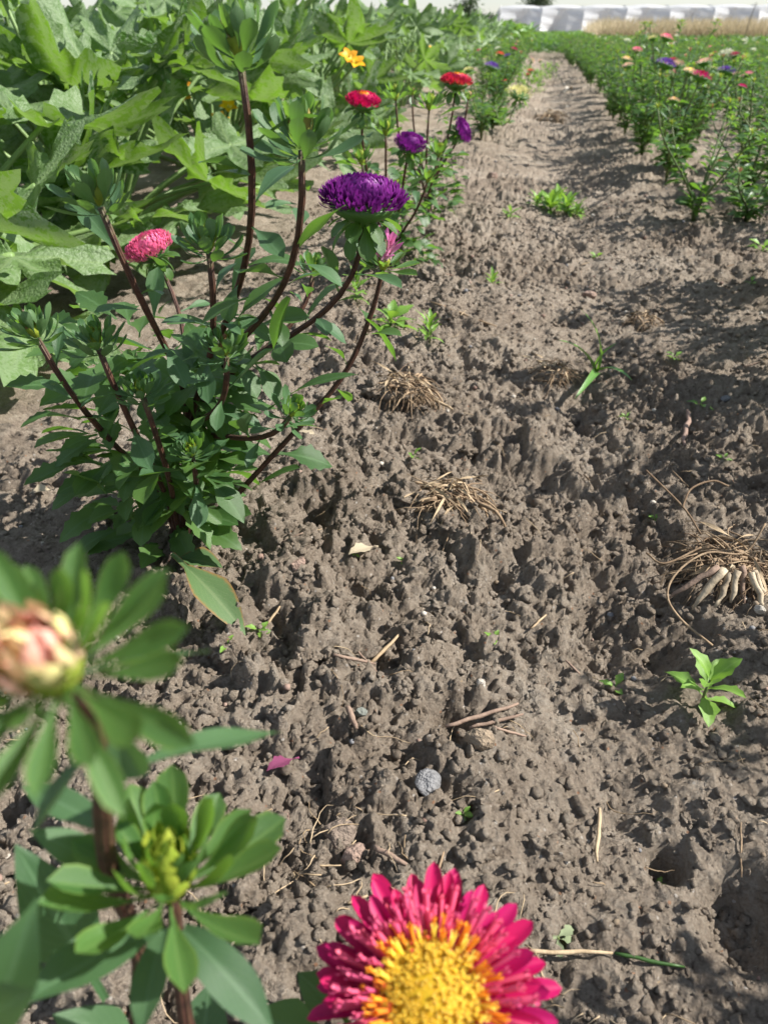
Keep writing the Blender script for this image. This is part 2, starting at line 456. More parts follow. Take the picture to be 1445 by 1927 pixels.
def cells(x, y, seed):
    ix = np.floor(x); iy = np.floor(y)
    f1 = np.full(x.shape, 9.0); f2 = np.full(x.shape, 9.0); cid = np.zeros(x.shape)
    for dx in (-1, 0, 1):
        for dy in (-1, 0, 1):
            cx = ix + dx; cy = iy + dy
            d = np.hypot(cx + hsh(cx, cy, seed) - x, cy + hsh(cx, cy, seed + 1) - y)
            nearer = d < f1
            f2 = np.where(nearer, f1, np.minimum(f2, d))
            cid = np.where(nearer, hsh(cx, cy, seed + 2), cid)
            f1 = np.where(nearer, d, f1)
    return f1, f2, cid
def sstep(v, a, b):
    t = np.clip((v - a) / (b - a), 0, 1); return t * t * (3 - 2 * t)

def soil_macro(x, y):
    bed = 0.016 * np.exp(-((x + 0.20) / 0.17) ** 2) - 0.014 * np.exp(-((x - 0.13) / 0.10) ** 2) + 0.02 * np.exp(-((x - 0.52) / 0.22) ** 2)
    return bed + 0.021 * fbm(x * 3.1 + 4, y * 2.6, 3, 11) + 0.015 * fbm(x * 9.0, y * 9.0 + 2, 2, 21)
HOLLOWS = [(*(-0.1969, 0.6380), .026, .045), (*(-0.0845, 0.4592), .028, .028), (*(-0.1751, 0.7026), .020, -.016), (*(-0.1505, 0.6462), .020, -.022), (*(-0.0172, 0.4049), .016, .030), (*(0.1387, 0.3152), .012, .030), (*(0.1835, 0.2870), .028, .036), (*(-0.0433, 0.4441), .034, -.016), (*(0.1322, 0.5212), .05, .022), (*(0.1314, 0.8322), .03, .022)]
def soil_z(x, y):
    z = soil_macro(x, y)
    rough = 0.50 + 0.78 * sstep(fbm(x * 3.3, y * 3.0, 2, 71) + 0.25 * np.exp(-((x + 0.16) / 0.16) ** 2), -0.22, 0.30)
    rough = np.where(x < -0.42, rough * 0.6, rough) * (1 - .28 * sstep(y, 1.2, 3.0))
    wx = x + 0.014 * fbm(x * 34, y * 34, 4, 5, .6); wy = y + 0.014 * fbm(x * 34 + 9, y * 34, 4, 6, .6)
    for s, amp, thr, sd_ in ((0.085, 0.016, 0.40, 31), (0.042, 0.0115, 0.35, 41), (0.020, 0.0068, 0.25, 51), (0.0100, 0.0046, 0.2, 61), (0.0056, 0.0024, 0.2, 66)):
        f1, f2, cid = cells(wx / s, wy / s, sd_)
        body = np.minimum((f2 - f1) / 0.30, 1.0) ** 0.8 * (1 - 0.30 * np.minimum(f1, 1) ** 2)
        hgt = np.where(cid > thr, (cid - thr) / (1 - thr) * 0.8 + 0.2, 0.0)
        z = z + rough * amp * (body * hgt - 0.3)
    z = z + 0.0065 * rough * fbm(x * 90, y * 90, 4, 81, 0.75)
    for px_, py_, pr_, pd_ in HOLLOWS:
        z = z - pd_ * np.exp(-(((x - px_) ** 2 + (y - py_) ** 2) / pr_ ** 2) ** 1.5)
    z = z - 0.013 * rough * sstep(fbm(x * 17, y * 17, 2, 91), 0.22, 0.42)        # pits
    return z
def gz(x, y):
    return float(soil_z(np.array([float(x)]), np.array([float(y)]))[0])
def gmax(x, y, r=0.012):
    a = np.array([x, x + r, x - r, x, x]); b = np.array([y, y, y, y + r, y - r])
    return float(soil_z(a, b).mean())

def tag(o, label=None, cat=None, group=None, kind=None):
    if label: o['label'] = label
    if cat: o['category'] = cat
    if group: o['group'] = group
    if kind: o['kind'] = kind
    return o
def empty(name, loc):
    o = bpy.data.objects.new(name, None); o.empty_display_size = 0.05
    o.location = loc; COL.objects.link(o)
    return o
def link(name, me, parent=None, mx=None):
    """mx is given in world space; a parent here is always moved only, or has its matrix stored in obj_mx"""
    o = bpy.data.objects.new(name, me)
    COL.objects.link(o)
    if parent is not None:
        o.parent = parent
        base = MXW.get(parent.name)
        inv = base.inverted() if base is not None else Matrix.Translation(-parent.location)
        o.matrix_local = inv @ (mx if mx is not None else Matrix())
    elif mx is not None:
        o.matrix_world = mx
    if mx is not None: MXW[o.name] = mx.copy()
    return o
MXW = {}

# ------------------------------------------------------------------ the soil
def axis_lines(segments):
    out = [segments[0][0]]
    for a, b, step0, step1 in segments:
        x = a
        while x < b - 1e-6:
            t = (x - a) / (b - a); x = min(b, x + step0 * (step1 / step0) ** t); out.append(x)
    return np.array(out)
xl = axis_lines([(-60, -4, 9, 0.7), (-4, -1.0, 0.6, 0.02), (-1.0, -0.52, 0.02, 0.0035), (-0.52, 0.40, 0.0026, 0.0026), (0.40, 1.2, 0.0034, 0.025), (1.2, 6, 0.02, 0.5), (6, 90, 0.6, 12)])
yl = axis_lines([(-3, 0.08, 0.3, 0.004), (0.08, 1.05, 0.0026, 0.0026), (1.05, 2.2, 0.0026, 0.011), (2.2, 5, 0.011, 0.045), (5, 20, 0.045, 0.4), (20, 260, 0.5, 20)])
gx, gy = np.meshgrid(xl, yl)
sh = gx.shape
gx = gx.ravel(); gy = gy.ravel()
zz = soil_z(gx, gy)
far = sstep(gy, 14, 30)
zz = zz * (1 - far) - 0.0 * far
nx, ny = len(xl), len(yl)
me = bpy.data.meshes.new('soil')
me.vertices.add(nx * ny)
me.vertices.foreach_set('co', np.stack([gx, gy, zz], 1).astype(np.float32).ravel())
ii = (np.arange(ny - 1)[:, None] * nx + np.arange(nx - 1)[None, :]).ravel()
quads = np.stack([ii, ii + 1, ii + nx + 1, ii + nx], 1).astype(np.int32)
me.loops.add(quads.size); me.polygons.add(len(quads))
me.loops.foreach_set('vertex_index', quads.ravel())
me.polygons.foreach_set('loop_start', np.arange(0, quads.size, 4, dtype=np.int32))
me.polygons.foreach_set('use_smooth', np.ones(len(quads), bool))
me.update(); me.validate()
me.materials.append(M['soil'])
soil = link('soil', me)
tag(soil, kind='structure')
print('soil verts', nx * ny, time.time() - T0)

def lump(sub, seed, rough=0.35, flat=0.75, freq=1.6):
    from mathutils import noise as mn
    v, f, uv = ICO[sub]
    off = Vector((seed * 3.7, seed * 1.3, -seed * 2.1)); out = []
    sc_ = np.array([1.0, 0.72 + 0.4 * ((seed * 37) % 10) / 10, flat])
    for p in v:
        q = Vector(p)
        d = mn.fractal(q * freq + off, 0.8, 2.1, 4)
        d2 = mn.fractal(q * freq * 4 + off, 0.8, 2.1, 3) * 0.3
        out.append(tuple(q * (1 + rough * (d + d2 * 1.5))))
    return np.array(out) * sc_, f, uv
CLOD = [Geo().add(lump(4, k, 0.62, 0.72, 1.5)).mesh('clod', 'soil') for k in range(9)]
rc = random.Random(3)
placed = []
n_cl = 0
while n_cl < 235:
    y = 0.16 + 1.9 * rc.random() ** 1.7; x = -0.52 + rc.random() * 0.98
    big = math.exp(-((x + 0.17) / 0.15) ** 2)
    if rc.random() > 0.30 + 0.7 * big: continue
    s = (0.005 + 0.013 * rc.random() ** 2.2) * (0.8 + 0.6 * big)
    if x > 0.1: s *= 0.7
    z = gmax(x, y, s * 0.7)
    m = Matrix.Translation((x, y, z - s * 0.12)) @ Matrix.Rotation(rc.random() * 6.28, 4, 'Z') @ Matrix.Rotation((rc.random() - 0.5) * 0.8, 4, 'X') @ Matrix.Scale(s, 4)
    link('clod', CLOD[n_cl % 9], soil, m)
    n_cl += 1
# loose crumbs: thousands, one mass
cr = Geo()
crumb = [lump(1, 40 + k, 0.75, 0.75, 1.9) for k in range(10)]
N = 28000
rs = np.random.RandomState(5)
cy_ = 0.14 + 2.3 * rs.rand(N) ** 2.0; cx_ = -0.62 + rs.rand(N) * (1.1 + 0.15 * cy_)
cs_ = (0.0011 + 0.0040 * rs.rand(N) ** 3.2) * (1 + 0.25 * cy_)
cz_ = soil_z(cx_, cy_)
for k in range(N):
    m = Matrix.Translation((cx_[k], cy_[k], cz_[k] + cs_[k] * 0.15)) @ Matrix.Rotation(rs.rand() * 6.28, 4, 'Z') @ Matrix.Scale(cs_[k], 4)
    cr.add(crumb[k % 10], m)
tag(link('soil_crumb_layer', cr.mesh('soil_crumb_layer', 'soil', smooth=True), soil), kind='stuff')

# ------------------------------------------------------------------ aster building blocks
rl = random.Random(21)
def variants(count, mat, **kw):
    out = []
    for k in range(count):
        kk = {a: (b if not isinstance(b, tuple) else b[0] + (b[1] - b[0]) * rl.random()) for a, b in kw.items()}
        g = leaf(rnd=rl, **kk)
        out.append((g, Geo().add(g).mesh('leaf', mat)))
    return out
LOW = variants(5, 'leaf', L=1.0, W=(0.42, 0.62), kind='ovate', n=13, m=5, bend=(0.15, 0.6), fold=(0.15, 0.35), wav=0.02, teeth=1)
MID = variants(5, 'leaf', L=1.0, W=(0.36, 0.48), kind='spat', n=11, m=5, bend=(0.1, 0.6), fold=(0.2, 0.45), wav=0.015, teeth=0)
TOP = variants(5, 'leaf_fg', L=1.0, W=(0.28, 0.36), kind='spat', n=10, m=5, bend=(0.0, 0.45), fold=(0.2, 0.45), wav=0.012)
DARKB = variants(6, 'leaf_fg', L=1.0, W=(0.36, 0.46), kind='spat', n=9, m=5, bend=(-0.75, -0.1), fold=(0.3, 0.55), wav=0.015)
BRACT = variants(6, 'bract', L=1.0, W=(0.30, 0.38), kind='spat', n=9, m=5, bend=(-0.55, -0.15), fold=(0.35, 0.6), wav=0.01)
INNER = variants(4, 'bract', L=1.0, W=(0.26, 0.32), kind='lance', n=7, m=3, bend=(-0.6, -0.2), fold=(0.4, 0.6), wav=0.0)
LOWRES_LEAF = [leaf(1.0, 0.34, 'spat', 5, 3, 0.3, 0.4, 0.0, 0, rl) for _ in range(4)]
LOWRES_LANCE = [leaf(1.0, 0.24, 'lance', 5, 3, 0.3, 0.3, 0.0, 0, rl) for _ in range(4)]
STRAP = [leaf(1.0, 0.15, 'strap', 5, 3, 0.6, -0.35, 0.0, 0, rl, 0.0) for _ in range(3)]
NEEDLE = [leaf(1.0, 0.13, 'strap', 5, 3, 0.7, -0.75, 0.0, 0, rl, 0.3) for _ in range(3)]

def rosette_mats(mx_, size, rings, rnd):
    """yields (ring, matrix) for leaves set in whorls round +Z"""
    for q, (cnt, tilt, ln, h) in enumerate(rings):
        for i in range(cnt):
            a = (i + 0.5 * (q % 2)) / cnt * 2 * math.pi + rnd.uniform(-.18, .18)
            t = R(tilt + rnd.uniform(-10, 10))
            d = Vector((math.sin(t) * math.cos(a), math.sin(t) * math.sin(a), math.cos(t)))
            up = Vector((-math.cos(t) * math.cos(a), -math.cos(t) * math.sin(a), math.sin(t)))
            p = Vector((math.cos(a), math.sin(a), 0)) * size * 0.05 + Vector((0, 0, h * size))
            yield q, mx_ @ mx_dir(p, d, up, rnd.uniform(-.25, .25), size * ln * rnd.uniform(.85, 1.12))

def core_geo(size, rnd, n=26, petal=False):
    g = Geo()
    dome = tube([(0, 0, -0.16 * size), (0, 0, -0.06 * size), (0, 0, 0.04 * size), (0, 0, 0.10 * size), (0, 0, 0.13 * size)], [0.04 * size, 0.10 * size, 0.125 * size, 0.10 * size, 0.03 * size], 10)
    g.add(dome, None, 0)
    for i in range(n):
        u = math.sqrt((i + .5) / n); a = i * 2.39996
        t = R(8 + 38 * u)
        d = Vector((math.sin(t) * math.cos(a), math.sin(t) * math.sin(a), math.cos(t)))
        p = Vector((math.cos(a) * u * 0.11, math.sin(a) * u * 0.11, 0.05 - 0.05 * u * u)) * size
        up = Vector((-math.cos(a), -math.sin(a), 0.4))
        g.add(STRAP[i % 3], mx_dir(p, d, up, 0, 1) @ Matrix.Diagonal((size * 0.42, size * 0.20 * rnd.uniform(.8, 1.2), size * 0.42, 1)), 1)
    return g

RINGS = [(9, 82, .52, -.10), (9, 62, .48, -.07), (8, 42, .36, -.03)]
def add_bud(plant, pos, axis, size, core='core', rings=RINGS, seed=0, slim=1.0, pool=None):
    rnd = random.Random(seed)
    m = mx_axis(pos, axis, rnd.random() * 6)
    b = link('bud', core_geo(size * (1.12 if core == 'core_pink' else (1 if pool is None else .72)), rnd, 46 if core == 'core_pink' else 26).mesh('bud', 'core', core), plant, m)
    for q, mm in rosette_mats(m, size, rings, rnd):
        me_ = ((pool or BRACT) if q < len(rings) - 1 else INNER)[rnd.randrange(4)][1]
        link('bract', me_, b, mm @ Matrix.Diagonal((slim, 1, slim, 1)))
    return b

def bud_into(g, mx_, size, rnd, slot_bract, slot_core, few=True):
    for q, mm in rosette_mats(mx_, size, [(8, 75, .5, -.08), (7, 45, .42, -.03)], rnd):
        g.add(LOWRES_LEAF[rnd.randrange(4)], mm, slot_bract)
    for i in range(7):
        a = i * 2.4; t = R(12 + 3 * i)
        d = Vector((math.sin(t) * math.cos(a), math.sin(t) * math.sin(a), math.cos(t)))
        g.add(STRAP[i % 3], mx_ @ mx_dir((0, 0, 0), d, (0, 0, 1), a, 1) @ Matrix.Diagonal((size * .5, size * .24, size * .5, 1)), slot_core)

def pompon_into(g, mx_, D, n, rnd, slot_out, slot_in, flat=1.0, inner_frac=0.0, shape=NEEDLE, width=1.0):
    """a domed head of strap florets: rim ones lie flat, middle ones stand"""
    rad = D * 0.5
    for i in range(n):
        u = math.sqrt((i + .5) / n); a = i * 2.39996 + rnd.uniform(-.2, .2)
        t = R(3 + 92 * u ** 1.7 + rnd.uniform(-12, 12))
        d = Vector((math.sin(t) * math.cos(a), math.sin(t) * math.sin(a), math.cos(t) * flat))
        p = Vector((math.cos(a) * u * 0.70, math.sin(a) * u * 0.70, 0.34 * math.sqrt(max(0, 1 - .97 * u * u)) - .04)) * rad
        up = Vector((-math.cos(a) * math.cos(t), -math.sin(a) * math.cos(t), math.sin(t) + .05))
        ln = rad * (0.25 + 0.10 * u) * rnd.uniform(.75, 1.2)
        wd = rad * 0.52 * width
        g.add(shape[i % 3], mx_ @ mx_dir(p, d, up, rnd.uniform(-.5, .5), 1) @ Matrix.Diagonal((wd, ln, wd * .6, 1)), slot_in if u < inner_frac else slot_out)

def cup_geo(rad):
    return tube([(0, 0, -0.42 * rad), (0, 0, -0.30 * rad), (0, 0, -0.12 * rad), (0, 0, 0.0), (0, 0, 0.06 * rad)], [0.08 * rad, 0.30 * rad, 0.62 * rad, 0.70 * rad, 0.6 * rad], 12)

def add_pompon(plant, pos, axis, D, color, inner=None, n=330, seed=0, flat=1.0, inner_frac=0.35, width=1.0, bracts=14, spread=100):
    rnd = random.Random(seed)
    m = mx_axis(pos, axis, rnd.random() * 6)
    b = link('bloom', Geo().add(cup_geo(D / 2)).mesh('bloom', 'bract'), plant, m)
    g = Geo()
    pompon_into(g, Matrix(), D, n, rnd, 0, 1, flat, inner_frac if inner else 0, NEEDLE, width)
    tag(link('floret_head', g.mesh('floret_head', color, inner or color), b, m), kind='stuff')
    for q, mm in rosette_mats(m, D, [(bracts // 2, spread, .40, -.10), (bracts // 2, spread + 22, .42, -.14)], rnd):
        link('bract', MID[rnd.randrange(4)][1], b, mm)
    return b

def stem_pts(base, head, axis, lean=0.35, n=14, junction=None):
    b = Vector(base); h = Vector(head); L_ = (h - b).length
    if junction is not None:
        j = Vector(junction)
        a = bez(b, b + (j - b) * .35, j - (j - b) * .3, j, 5)
        d = (j - b).normalized()
        c = bez(j, j + d * (h - j).length * .35, h - Vector(axis).normalized() * (h - j).length * .4, h, n)
        return a[:-1] + c
    return bez(b, b + Vector((0, 0, L_ * lean)), h - Vector(axis).normalized() * L_ * .35, h, n)

def add_stem(plant, pts, r0, r1, mat='stem', name='stem'):
    n = len(pts)
    rnd = random.Random(n + int(pts[-1].x * 1e4))
    rad = [(r0 + (r1 - r0) * i / (n - 1)) * rnd.uniform(.93, 1.08) for i in range(n)]
    g = Geo().add(tube(pts, rad, 9))
    return link(name, g.mesh(name, mat), plant, Matrix())

def add_stem_leaves(plant, pts, count, l0, l1, rnd, t0=.12, t1=.95, low=None, mid=None, top=None):
    n = len(pts); a = rnd.random() * 6.28
    for k in range(count):
        t = t0 + (t1 - t0) * (k + rnd.random() * .6) / count
        f = t * (n - 1); i = min(n - 2, int(f)); p = pts[i].lerp(pts[i + 1], f - i)
        tan = (pts[i + 1] - pts[i]).normalized()
        a += 2.39996 + rnd.uniform(-.3, .3)
        out = Vector((math.cos(a), math.sin(a), 0))
        out = (out - tan * out.dot(tan)).normalized()
        d = out * rnd.uniform(.7, 1.0) + tan * rnd.uniform(.25, .8)
        ln = l0 + (l1 - l0) * t
        pool = (low or LOW) if t < .38 else ((mid or MID) if t < .72 else (top or TOP))
        link('leaf', pool[rnd.randrange(5)][1], plant, mx_dir(p, d, (0, 0, 1), rnd.uniform(-.5, .5), ln * rnd.uniform(.55, 1.25)))

# ------------------------------------------------------------------ the aster in front, left: two buds close to the lens
def Y3(x, y): return Vector((x, y, gz(x, y) - 0.012))
def near_leaf(plant, p0, p1, W, kind='lance', bend=0.2, mat='leaf_fg', up=(0, 0, 1), roll=0.0, fold=.25):
    p0 = Vector(p0); p1 = Vector(p1); L_ = (p1 - p0).length
    g = leaf(1.0, W / L_, kind, 16, 7, fold, bend, .012, 0, rl)
    tip = Vector(g[0][-4]); th = math.atan2(tip.z, tip.y)
    m = mx_dir(p0, p1 - p0, up, roll, L_ / tip.length) @ Matrix.Rotation(-th, 4, 'X')
    return link('leaf', Geo().add(g).mesh('leaf', mat), plant, m)

base = Y3(-0.145, 0.045)
fg = tag(empty('aster_plant', base), 'aster with two tight green buds close to the lens, at lower left', 'flower plant')
A = Vector((-0.0743, 0.0823, 0.3563)); Bp = Vector((-0.0826, 0.1088, 0.2433))
axA = Vector((0.05, -0.40, 0.9)); axB = Vector((0.10, 0.10, 0.95))
add_bud(fg, A, axA, 0.046, 'core_pink', [(10, 100, .60, -.14), (12, 76, .54, -.10), (11, 56, .46, -.05), (11, 44, .32, .0)], seed=4, slim=.62)
add_bud(fg, Bp, axB, 0.060, 'core', [(9, 88, .56, -.12), (10, 64, .52, -.08), (9, 44, .42, -.03), (7, 30, .28, .0)], seed=9, slim=.9)
pa = [Vector((-0.0743, 0.0823, 0.3563)) + Vector((0, 0, -.006)), Vector((-0.0771, 0.0914, 0.3342)), Vector((-0.0870, 0.1010, 0.3003)), Vector((-0.1006, 0.1082, 0.2472)), Vector((-0.1123, 0.1104, 0.1444)), base]
pb = [Vector((-0.0826, 0.1088, 0.2433)) + Vector((0, 0, -.008)), Vector((-0.0842, 0.1053, 0.2075)), Vector((-0.0864, 0.1016, 0.1661)), Vector((-0.0914, 0.0995, 0.0769)), base]
def smooth_path(p, n=22):
    p = [p[0] * 2 - p[1]] + list(p) + [p[-1] * 2 - p[-2]]
    out = []
    segs = len(p) - 3
    for s in range(segs):
        for i in range(max(3, n // segs)):
            t = i / max(3, n // segs)
            a, b, c, d = p[s:s + 4]
            out.append(0.5 * ((2 * b) + (c - a) * t + (2 * a - 5 * b + 4 * c - d) * t * t + (3 * b - a - 3 * c + d) * t ** 3))
    out.append(p[-2]); return out
add_stem(fg, smooth_path(pa), .0021, .0030)
add_stem(fg, smooth_path(pb), .0022, .0032)
NL = [  # start, tip, width, kind, bend, roll
    ((-0.0773, 0.1053, 0.3005), (-0.0516, 0.1309, 0.2864), .0098, 'lance', .10, -.5),
    ((-0.0820, 0.1014, 0.3231), (-0.0751, 0.0982, 0.3038), .0105, 'spat', .05, .4),
    ((-0.0836, 0.1000, 0.3342), (-0.0592, 0.1123, 0.3335), .0085, 'lance', .05, -.9),
    ((-0.0883, 0.1009, 0.3059), (-0.0960, 0.0842, 0.2956), .0080, 'lance', .25, .6),
    ((-0.0964, 0.1080, 0.2640), (-0.1274, 0.1155, 0.2653), .0090, 'lance', .15, .3),
    ((-0.0868, 0.1041, 0.2246), (-0.1098, 0.0706, 0.2388), .0150, 'lance', .10, .25),
    ((-0.0863, 0.1053, 0.2209), (-0.0826, 0.0776, 0.2148), .0105, 'lance', .15, .1),
    ((-0.0810, 0.1063, 0.2192), (-0.0475, 0.0891, 0.2046), .0125, 'lance', .45, -.2),
    ((-0.0825, 0.1102, 0.2144), (-0.0711, 0.0985, 0.2067), .0100, 'ovate', .30, -.2),
    ((-0.1030, 0.1118, 0.2351), (-0.1240, 0.1092, 0.2549), .0100, 'lance', .1, .2),
    ((-0.1175, 0.1045, 0.1641), (-0.1392, 0.1159, 0.2326), .0220, 'ovate', .20, .3),
    ((-0.1024, 0.0584, 0.2549), (-0.0919, 0.0758, 0.2874), .0130, 'lance', .15, .5),
    ((-0.1044, 0.0577, 0.2636), (-0.0818, 0.0590, 0.2869), .0120, 'lance', .15, .5),
    ((-0.1028, 0.1000, 0.1353), (-0.1328, 0.0963, 0.1651), .0180, 'ovate', .15, .1),
    ((-0.0914, 0.1073, 0.1068), (-0.0948, 0.1314, 0.1256), .0200, 'ovate', .25, .0),
    ((-0.0947, 0.1020, 0.0998), (-0.1350, 0.1021, 0.1287), .0200, 'ovate', .25, .0),
]
for p0, p1, W, kd, bd, rolled in NL:
    near_leaf(fg, p0, p1, W, kd, bd, 'leaf_fg', (0, -.3, 1), rolled)

# ------------------------------------------------------------------ the red bloom at the bottom edge
base = Y3(-0.02, 0.045)
fb = tag(empty('aster_plant', base), 'aster with one large crimson bloom and yellow centre at the bottom edge', 'flower plant')
P = Vector((-0.0049, 0.1249, 0.1613)); ax = Vector((-0.02, -0.30, 0.95)).normalized()
m = mx_axis(P, ax, 0.3)
bl = link('bloom', Geo().add(cup_geo(0.035)).mesh('bloom', 'bract'), fb, m)
tag(bl, 'crimson ray petals round a yellow and orange tubular centre')
rf = random.Random(12)
RAY = [Geo().add(leaf(1, W, 'strap', 18, 5, fo, be, .006, 0, rf)).mesh('petal', 'crimson') for W, fo, be in ((.19, .6, .10), (.205, .5, -.05), (.17, .8, .2), (.195, .6, .0))]
TUBEP = []
def frill(rnd, wide):
    """tubular floret: a slender tube that ends in small spread lobes"""
    g = Geo()
    pts = bez((0, 0, 0), (0, .35, .02), (0, .7, .06), (rnd.uniform(-.03, .03), .95, .06), 7)
    g.add(tube(pts, [wide * q for q in (.5, .6, .75, .85, .9, 1.05, 1.15)], 7, False))
    for i in range(5):
        a = i / 5 * 6.28
        g.add(leaf(.085, .055, 'lance', 4, 3, .2, .5, 0, 0, rnd), mx_dir(pts[-1] + Vector((math.cos(a) * wide, 0, math.sin(a) * wide)), (math.cos(a) * .8, .8, math.sin(a) * .8), (math.cos(a), -.5, math.sin(a))))
    for uvs in g.uv[1:]: uvs[:, 1] = .9 + .1 * uvs[:, 1]
    return g
TUBEP = {c: [frill(rf, w).mesh('floret', c) for w in (.032, .038, .045)] for c in ('pinktube', 'orange', 'yellow')}
TP, TO, TY = TUBEP['pinktube'], TUBEP['orange'], TUBEP['yellow']
def ring(meshes, name, cnt, r_at, z_at, tilt, ln, jit):
    for i in range(cnt):
        a = (i + rf.uniform(-jit, jit)) / cnt * 2 * math.pi
        t = R(tilt + rf.uniform(-7, 7))
        d = Vector((math.sin(t) * math.cos(a), math.sin(t) * math.sin(a), math.cos(t)))
        up = Vector((-math.cos(t) * math.cos(a), -math.cos(t) * math.sin(a), math.sin(t) + .01))
        link(name, rf.choice(meshes), bl, m @ mx_dir((math.cos(a) * r_at, math.sin(a) * r_at, z_at), d, up, rf.uniform(-.35, .35), ln * rf.uniform(.9, 1.1)))
ring(RAY, 'petal', 26, .009, -.004, 92, .0365, .22)
ring(RAY, 'petal', 26, .009, -.002, 82, .0345, .25)
ring(RAY, 'petal', 24, .009, .000, 76, .0310, .3)
ring(TUBEP['pinktube'], 'floret', 38, .009, .002, 76, .0265, .3)
ring(TUBEP['pinktube'], 'floret', 36, .0085, .003, 67, .0240, .3)
ring(TP * 3 + TO, 'floret', 36, .008, .003, 58, .0210, .3)
ring(TP * 2 + TO * 3, 'floret', 34, .0085, .004, 51, .0190, .3)
ring(TO * 2 + TY * 2, 'floret', 30, .008, .004, 43, .0185, .3)
g = Geo()
g.add(ICO[3], Matrix.Translation((0, 0, .006)) @ Matrix.Diagonal((.0168, .0168, .0122, 1)), 0)
LOBE = leaf(1, .6, 'lance', 3, 3, .3, .3, 0, 0, rf)
for i in range(520):
    u = math.sqrt((i + .5) / 520); a = i * 2.39996 + rf.uniform(-.15, .15)
    t = R(3 + 38 * u + rf.uniform(-6, 6)); d = Vector((math.sin(t) * math.cos(a), math.sin(t) * math.sin(a), math.cos(t)))
    p = Vector((math.cos(a) * u * .0100, math.sin(a) * u * .0100, .004))
    ln = .0145 * (1.0 - .10 * u * u) * rf.uniform(.90, 1.06)
    rr = .00044 * rf.uniform(.75, 1.25)
    e = p + d * ln; sl = 1 if rf.random() < (u - .70) * 1.2 else 0
    g.add(tube([p, p + d * ln * .7, e], [rr * .8, rr, rr * 1.25], 5, False), None, sl)
    for q in range(4):
        b = q * 1.57 + i; w = mx_axis(e, d) @ Vector((math.cos(b), math.sin(b), .9)) - e
        g.add(LOBE, mx_dir(e, w, d, 0, .0013), sl)
tag(link('disc_floret_mass', g.mesh('disc_floret_mass', 'yellow', 'orange'), bl, m), kind='stuff')
for q, mm in rosette_mats(m, .08, [(8, 105, .42, -.10), (8, 120, .42, -.14)], rf):
    link('bract', MID[rf.randrange(4)][1], bl, mm)
sp = smooth_path([P - ax * .012, P - ax * .05 + Vector((-.004, -.01, 0)), Vector((-0.015, .075, .06)), base])
add_stem(fb, sp, .0024, .0032)
for p0, p1, W, kd in [((-0.0406, 0.1277, 0.1058), (-0.0802, 0.1308, 0.1027), .020, 'ovate'), ((-0.0357, 0.1275, 0.1225), (-0.0602, 0.1399, 0.1292), .016, 'ovate'), ((-0.0288, 0.1336, 0.0751), (-0.0607, 0.1293, 0.0770), .02, 'ovate')]:
    near_leaf(fb, p0, p1, W, kd, .2, 'leaf')

# ------------------------------------------------------------------ the main aster plant on the left
base = Y3(*(-0.3115, 0.5732))
mp = tag(empty('aster_plant', base), 'bushy aster with one large deep purple bloom, a pink bloom and many green buds', 'flower plant')
J1 = base + Vector((.02, .0, .10)); J2 = base + Vector((.035, .01, .14))
rm = random.Random(31)
HEADS = [  # kind, position, axis, size, colour, junction, leaves
    ('pompon', (-0.1159, 0.5700, 0.3395), (.05, -.05, 1), .073, 'purple', J2, 7),
    ('pompon', (-0.3767, 0.7400, 0.2542), (-.25, -.3, 1), .060, 'pink', J1, 5),
    ('bud', (-0.1593, 0.4500, 0.4427), (-.05, -.1, 1), .064, 'core_peach', J2, 7),
    ('bud', (-0.1297, 0.4600, 0.3987), (.03, -.1, 1), .068, 'core_peach', J2, 7),
    ('bud', (-0.2539, 0.4400, 0.3656), (-.2, -.05, 1), .058, 'core', J1, 6),
    ('bud', (-0.1986, 0.4700, 0.3331), (.05, -.1, 1), .054, 'core', J1, 7),
    ('bud', (-0.3274, 0.4500, 0.2736), (-.25, -.05, 1), .052, 'core_peach', None, 5),
    ('bud', (-0.2815, 0.4500, 0.2688), (-.15, -.05, 1), .050, 'core', None, 6),
    ('bud', (-0.1997, 0.4800, 0.2573), (.1, -.15, 1), .050, 'core_peach', J1, 6),
    ('bud', (-0.1592, 0.5000, 0.2010), (.5, -.2, .8), .044, 'core', J1, 5),
    ('bud', (-0.2607, 0.4600, 0.2284), (-.1, -.1, 1), .046, 'core', None, 6),
    ('bud', (-0.2391, 0.4800, 0.1692), (.1, -.3, .9), .042, 'core', None, 5),
    ('bud', (-0.1810, 0.6600, 0.2689), (.1, .1, 1), .040, 'core', J2, 5),
]
for k, (kd, pos, axv, size, colr, J, nl) in enumerate(HEADS):
    axv = Vector(axv).normalized(); pos = Vector(pos)
    if kd == 'pompon':
        add_pompon(mp, pos, axv, size, colr, None if colr == 'purple' else 'blush', 900, 50 + k, .85, .3, 1.0, 16, 98)
        foot = pos - axv * size * .2
    else:
        add_bud(mp, pos, axv, size, colr, [(8, 88, .52, -.20), (8, 70, .50, -.12), (7, 52, .42, -.06), (7, 34, .30, 0)], seed=60 + k, slim=.86, pool=DARKB)
        foot = pos - axv * size * .14
    bb = base + Vector((rm.uniform(-.012, .012), rm.uniform(-.01, .01), 0))
    pts = stem_pts(bb, foot, axv, .3, 14, J)
    add_stem(mp, pts, .0034 if J else .0027, .0021)
    add_stem_leaves(mp, pts, nl + 9, .054, .042, rm, .16 if J is None else .22, .95)
